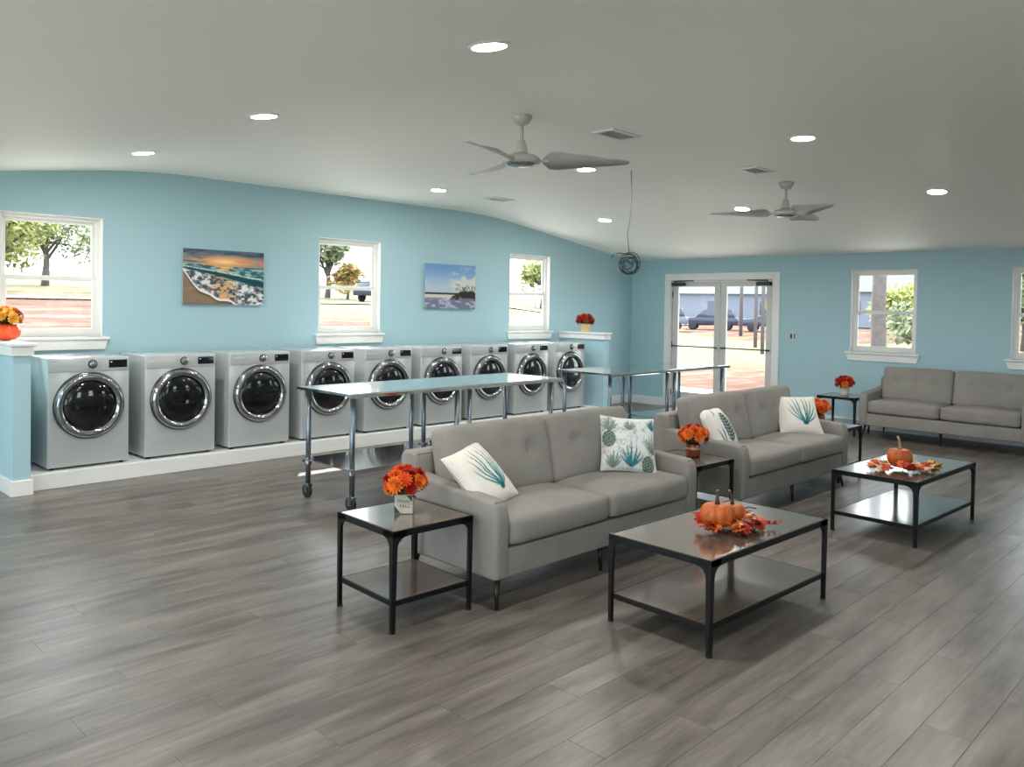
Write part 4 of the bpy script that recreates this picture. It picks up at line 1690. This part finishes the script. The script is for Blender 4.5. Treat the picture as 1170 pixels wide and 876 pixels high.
def tree(x, y, h, rc, kind, label, seed, zc=.62, n=1500, leaf=.34):
    rs = random.Random(seed)
    z0 = ground_z(x, y) - .1
    r = tag(empty('tree', (x, y, z0)), label, 'tree', 'trees beyond the windows')
    tk = MB()
    tk.tube([(0, 0, 0), (.1, 0, h * .2), (.0, .1, h * .45)], [h * .035, h * .026, h * .02], 8)
    blobs = []
    for k in range(13):
        a = k * 2.4 + rs.uniform(-.4, .4)
        rr = rc * rs.uniform(.25, .75)
        c = Vector((math.cos(a) * rr, math.sin(a) * rr, h * (zc + rs.uniform(-.18, .22))))
        blobs.append((c, rc * rs.uniform(.32, .5)))
        tk.tube([(0, 0, h * rs.uniform(.2, .42)), c * .6 + Vector((0, 0, h * .14)), c], [h * .014, h * .009, h * .004], 5)
    tk.build('trunk', 'bark', r)
    vs, fs = [], []
    for i in range(n):
        c, br = blobs[rs.randrange(len(blobs))]
        d = Vector((rs.gauss(0, 1), rs.gauss(0, 1), rs.gauss(0, .8))).normalized() * br * rs.uniform(.35, 1.05) ** .6
        p = c + d
        a = Vector((rs.gauss(0, 1), rs.gauss(0, 1), rs.gauss(0, 1))).normalized()
        b = a.orthogonal().normalized()
        s = leaf * rs.uniform(.6, 1.3)
        k0 = len(vs)
        vs += [p - a * s, p + b * s * .5, p + a * s, p - b * s * .5]
        fs.append((k0, k0 + 1, k0 + 2, k0 + 3))
    me_ = bpy.data.meshes.new('foliage')
    me_.from_pydata(vs, [], fs)
    me_.materials.append(FOL[kind])
    fo = bpy.data.objects.new('foliage', me_)
    COL.objects.link(fo)
    fo.parent = r
    fo['kind'] = 'stuff'
    return r


# trees seen through the machine-wall windows: direction (wx / 8.49) from the camera
tree(12.6, 54, 6.2, 3.3, 0, 'yellow-green tree at the left of the first window', 1, .55, 2600, .22)
tree(18.6, 66, 8.6, 4.6, 1, 'grey-green spreading tree in the middle of the first window', 2, .55, 3000, .24)
tree(19.4, 56, 5.6, 2.2, 1, 'thin grey-green tree at the right of the first window', 3, .55, 600, .22)
tree(35.5, 55, 6.8, 2.2, 1, 'tall green tree at the left of the middle window', 4, .6, 1500, .3)
tree(36.0, 53, 3.4, 1.5, 2, 'amber bushy tree low in the middle window', 5, .5, 1000, .25)
tree(60.5, 55, 5.6, 2.6, 0, 'yellow-green tree in the last window by the dune canvas', 6, .55, 1500, .3)
# trees beyond the door wall
tree(70, 13.0, 6.5, 3.5, 1, 'green tree far beyond the cropped right window', 7, .55, 1800, .35)
tree(48, 10.2, 6.0, 2.8, 1, 'green tree near the right picture edge outside', 8, .55, 1800, .3)

tree(44, 14.1, 3.0, 1.7, 1, 'low green bushy tree outside the window above the far sofa', 9, .5, 1200, .2)
tree(58, 19.6, 4.2, 2.2, 0, 'yellow-green tree behind the trunk outside far window', 11, .5, 1200, .24)

MAT['white_paint'] = plain('white_metal_paint', S(236, 238, 240), .5)
MAT['blue_paint'] = plain('blue_lettering_paint', S(70, 96, 150), .6)
MAT['car_dark'] = plain('dark_blue_car_paint', S(48, 52, 74), .3)
MAT['car_grey'] = plain('silver_car_paint', S(96, 100, 112), .3)
MAT['car_glass'] = plain('tinted_car_glass', S(60, 66, 80), .1)
MAT['tyre'] = plain('tyre_rubber', S(40, 40, 46), .8)
MAT['green_box'] = plain('green_utility_paint', S(72, 112, 86), .6)
MAT['pole'] = plain('grey_timber_pole', S(94, 88, 92), .9, var=.15, vscale=4)
MAT['hill'] = plain('hazy_hill', S(96, 102, 98), 1.0, var=.1, vscale=.2)
MAT['house'] = plain('pale_house_siding', S(112, 120, 134), .8)
MAT['yellow_sign'] = plain('yellow_sign_paint', S(130, 112, 40), .5)


def vehicle(x, y, rz, mat, label, suv=True):
    r = tag(empty('car', (x, y, ground_z(x, y)), rz), label, 'car', 'vehicles parked outside')
    h = 1.75 if suv else 1.5
    b = MB()
    b.prism([(-2.3, .45), (2.3, .45), (2.35, .8), (2.2, 1.0), (1.2, 1.08), (-2.2, 1.08), (-2.35, .8)], 'y', -.9, .9, .06, 2)
    b.build('body', mat, r)
    g = MB()
    g.prism([(-2.1, 1.07), (1.25, 1.07), (.55, h - .06), (-1.85, h - .06)], 'y', -.82, .82, .04, 2)
    g.build('windows', 'car_glass', r)
    ro = MB()
    ro.prism([(-1.9, h - .08), (.6, h - .08), (.5, h), (-1.8, h)], 'y', -.78, .78, .03, 2)
    ro.build('roof', mat, r)
    for wx in (-1.45, 1.45):
        for wy in (-.82, .82):
            MB().lathe([(0, -.1), (.26, -.11), (.35, -.08), (.35, .08), (.26, .11), (0, .1)], 18, T((wx, wy, .35)) @ RX(PI / 2, 4, 'X')).build('wheel', 'tyre', r)
    return r


vehicle(62, 36.6, 2.0, MAT['car_dark'], 'dark blue vehicle seen through the left door leaf')
vehicle(55, 37.2, 2.1, MAT['car_grey'], 'silver vehicle at the left edge of the door view')
vehicle(62, 31.0, 1.9, MAT['car_dark'], 'dark vehicle seen through the right door leaf', False)
vehicle(36.2, 48.6, .2, MAT['car_dark'], 'dark vehicle on the road through the middle window', False)
vehicle(41.5, 49.0, .15, MAT['car_grey'], 'grey vehicle at the right of the middle window')


def pole(x, y, h, rad, label):
    r = tag(empty('utility_pole', (x, y, ground_z(x, y))), label, 'pole', 'poles outside the door wall')
    MB().tube([(0, 0, -.1), (0, 0, h)], [rad, rad * .85], 12).build('shaft', 'pole', r)
    b = MB()
    b.box((-.05, -.7, h - .5), (.05, .7, h - .4))
    b.build('crossarm', 'pole', r)


pole(37.5, 19.6, 6.0, .09, 'grey pole seen through the right door leaf')
pole(52, 28.3, 7.0, .12, 'slim pole between the door leaves outside')
pole(32, 16.4, 6.0, .08, 'grey pole at the right edge of the door view')

# thick trunk outside the window by the far sofa
tr = tag(empty('bare_tree', (24, 8.72, ground_z(24, 8.7))), 'thick bare trunk outside the window above the far sofa', 'tree')
MB().tube([(0, 0, -.1), (.02, 0, .5), (0, .03, 2), (.05, 0, 5.5)], [.30, .22, .2, .17], 12).build('trunk', 'bark', tr)
b2 = MB()
b2.tube([(0.02, 0, 3.4), (.3, -.5, 4.6), (.4, -.9, 6)], [.09, .07, .05], 8)
b2.tube([(0, .0, 3.0), (-.1, .45, 4.2), (0, .8, 6)], [.09, .07, .05], 8)
b2.build('branch', 'bark', tr)

gb = tag(empty('utility_box', (24.5, 8.08, ground_z(24.5, 8.1))), 'green utility box on the red dirt outside far window', 'utility box')
MB().box((-.3, -.35, 0), (.3, .35, .75), .03, 2).build('cabinet', 'green_box', gb)
MB().box((-.33, -.38, .75), (.33, .38, .83), .02).build('lid', 'green_box', gb)


def house(x, y, rz, w, d, h, label, roofm='hill'):
    r = tag(empty('house', (x, y, ground_z(x, y)), rz), label, 'building', 'buildings in the distance')
    MB().box((-w / 2, -d / 2, 0), (w / 2, d / 2, h)).build('wall', 'house', r)
    MB().prism([(-d / 2 - .4, h), (d / 2 + .4, h), (0, h + d * .28)], 'x', -w / 2 - .4, w / 2 + .4).build('roof', roofm, r)
    for k in range(3):
        xx = -w / 2 + w * (k + .5) / 3
        for yy in (-d / 2 - .03, d / 2 + .03):
            MB().box((xx - .5, yy - .03, h * .35), (xx + .5, yy + .03, h * .75)).build('window', 'car_glass', r)


house(80, 46, 1.9, 16, 9, 3.2, 'pale low building behind the parked vehicles')
house(84, 28.0, 1.95, 14, 9, 3.4, 'pale low building beyond the grey house window')

tl = tag(empty('box_trailer', (58.5, 79, ground_z(58.5, 79)), -.6), 'white box trailer with blue lettering band far outside the middle window', 'trailer')
MB().box((-1.8, -1.1, .7), (1.8, 1.1, 3.1), .06, 2).build('box', 'white_paint', tl)
MB().box((-1.3, -1.13, 2.65), (1.3, -1.1, 2.85)).build('lettering_band', 'blue_paint', tl)
for wx in (-.9, .9):
    MB().lathe([(0, -.1), (.35, -.1), (.35, .1), (0, .1)], 16, T((wx, -.95, .35)) @ RX(PI / 2, 4, 'X')).build('wheel', 'tyre', tl)

sg = tag(empty('yard_sign', (55.8, 50.5, ground_z(55.8, 50.5)), -.8), 'white sign with two dark lines outside the last window', 'sign')
MB().box((-.8, -.03, 1.1), (.8, .03, 2.3), .01).build('board', 'white_paint', sg)
MB().box((-.55, -.04, 1.85), (.55, -.03, 2.0)).build('text_line', 'blue_paint', sg)
MB().box((-.4, -.04, 1.5), (.4, -.03, 1.65)).build('text_line', 'blue_paint', sg)
for sx in (-.7, .7):
    MB().box((sx - .04, -.07, -.1), (sx + .04, -.03, 2.3)).build('post', 'pole', sg)

ys = tag(empty('road_sign', (46, 23.2, ground_z(46, 23.2)), 2.0), 'yellow road sign seen through the right door leaf', 'sign')
MB().tube([(0, 0, -.1), (0, 0, 2.6)], .04, 8).build('post', 'pole', ys)
MB().prism([(0, 1.75), (.42, 2.17), (0, 2.59), (-.42, 2.17)], 'y', .04, .06).build('board', 'yellow_sign', ys)

# a long low hill on the horizon
hv, hf = [], []
for i in range(41):
    a = -.35 + 1.0 * i / 40
    x, y = 155 * math.cos(a), 155 * math.sin(a)
    top = 5.5 + 2.2 * math.sin(i * .5) + 1.2 * math.sin(i * 1.3)
    for k, (f_, zz) in enumerate(((.97, -1), (1.0, top), (1.06, -1))):
        hv.append((x * f_, y * f_, zz + .5))
for i in range(40):
    for k in range(2):
        hf.append((3 * i + k, 3 * i + 3 + k, 3 * i + 4 + k, 3 * i + 1 + k))
me = bpy.data.meshes.new('hills')
me.from_pydata(hv, [], hf)
me.materials.append(MAT['hill'])
me.polygons.foreach_set('use_smooth', [True] * len(me.polygons))
o = bpy.data.objects.new('hills', me)
COL.objects.link(o)
struct(o, 'hazy low hills on the horizon')
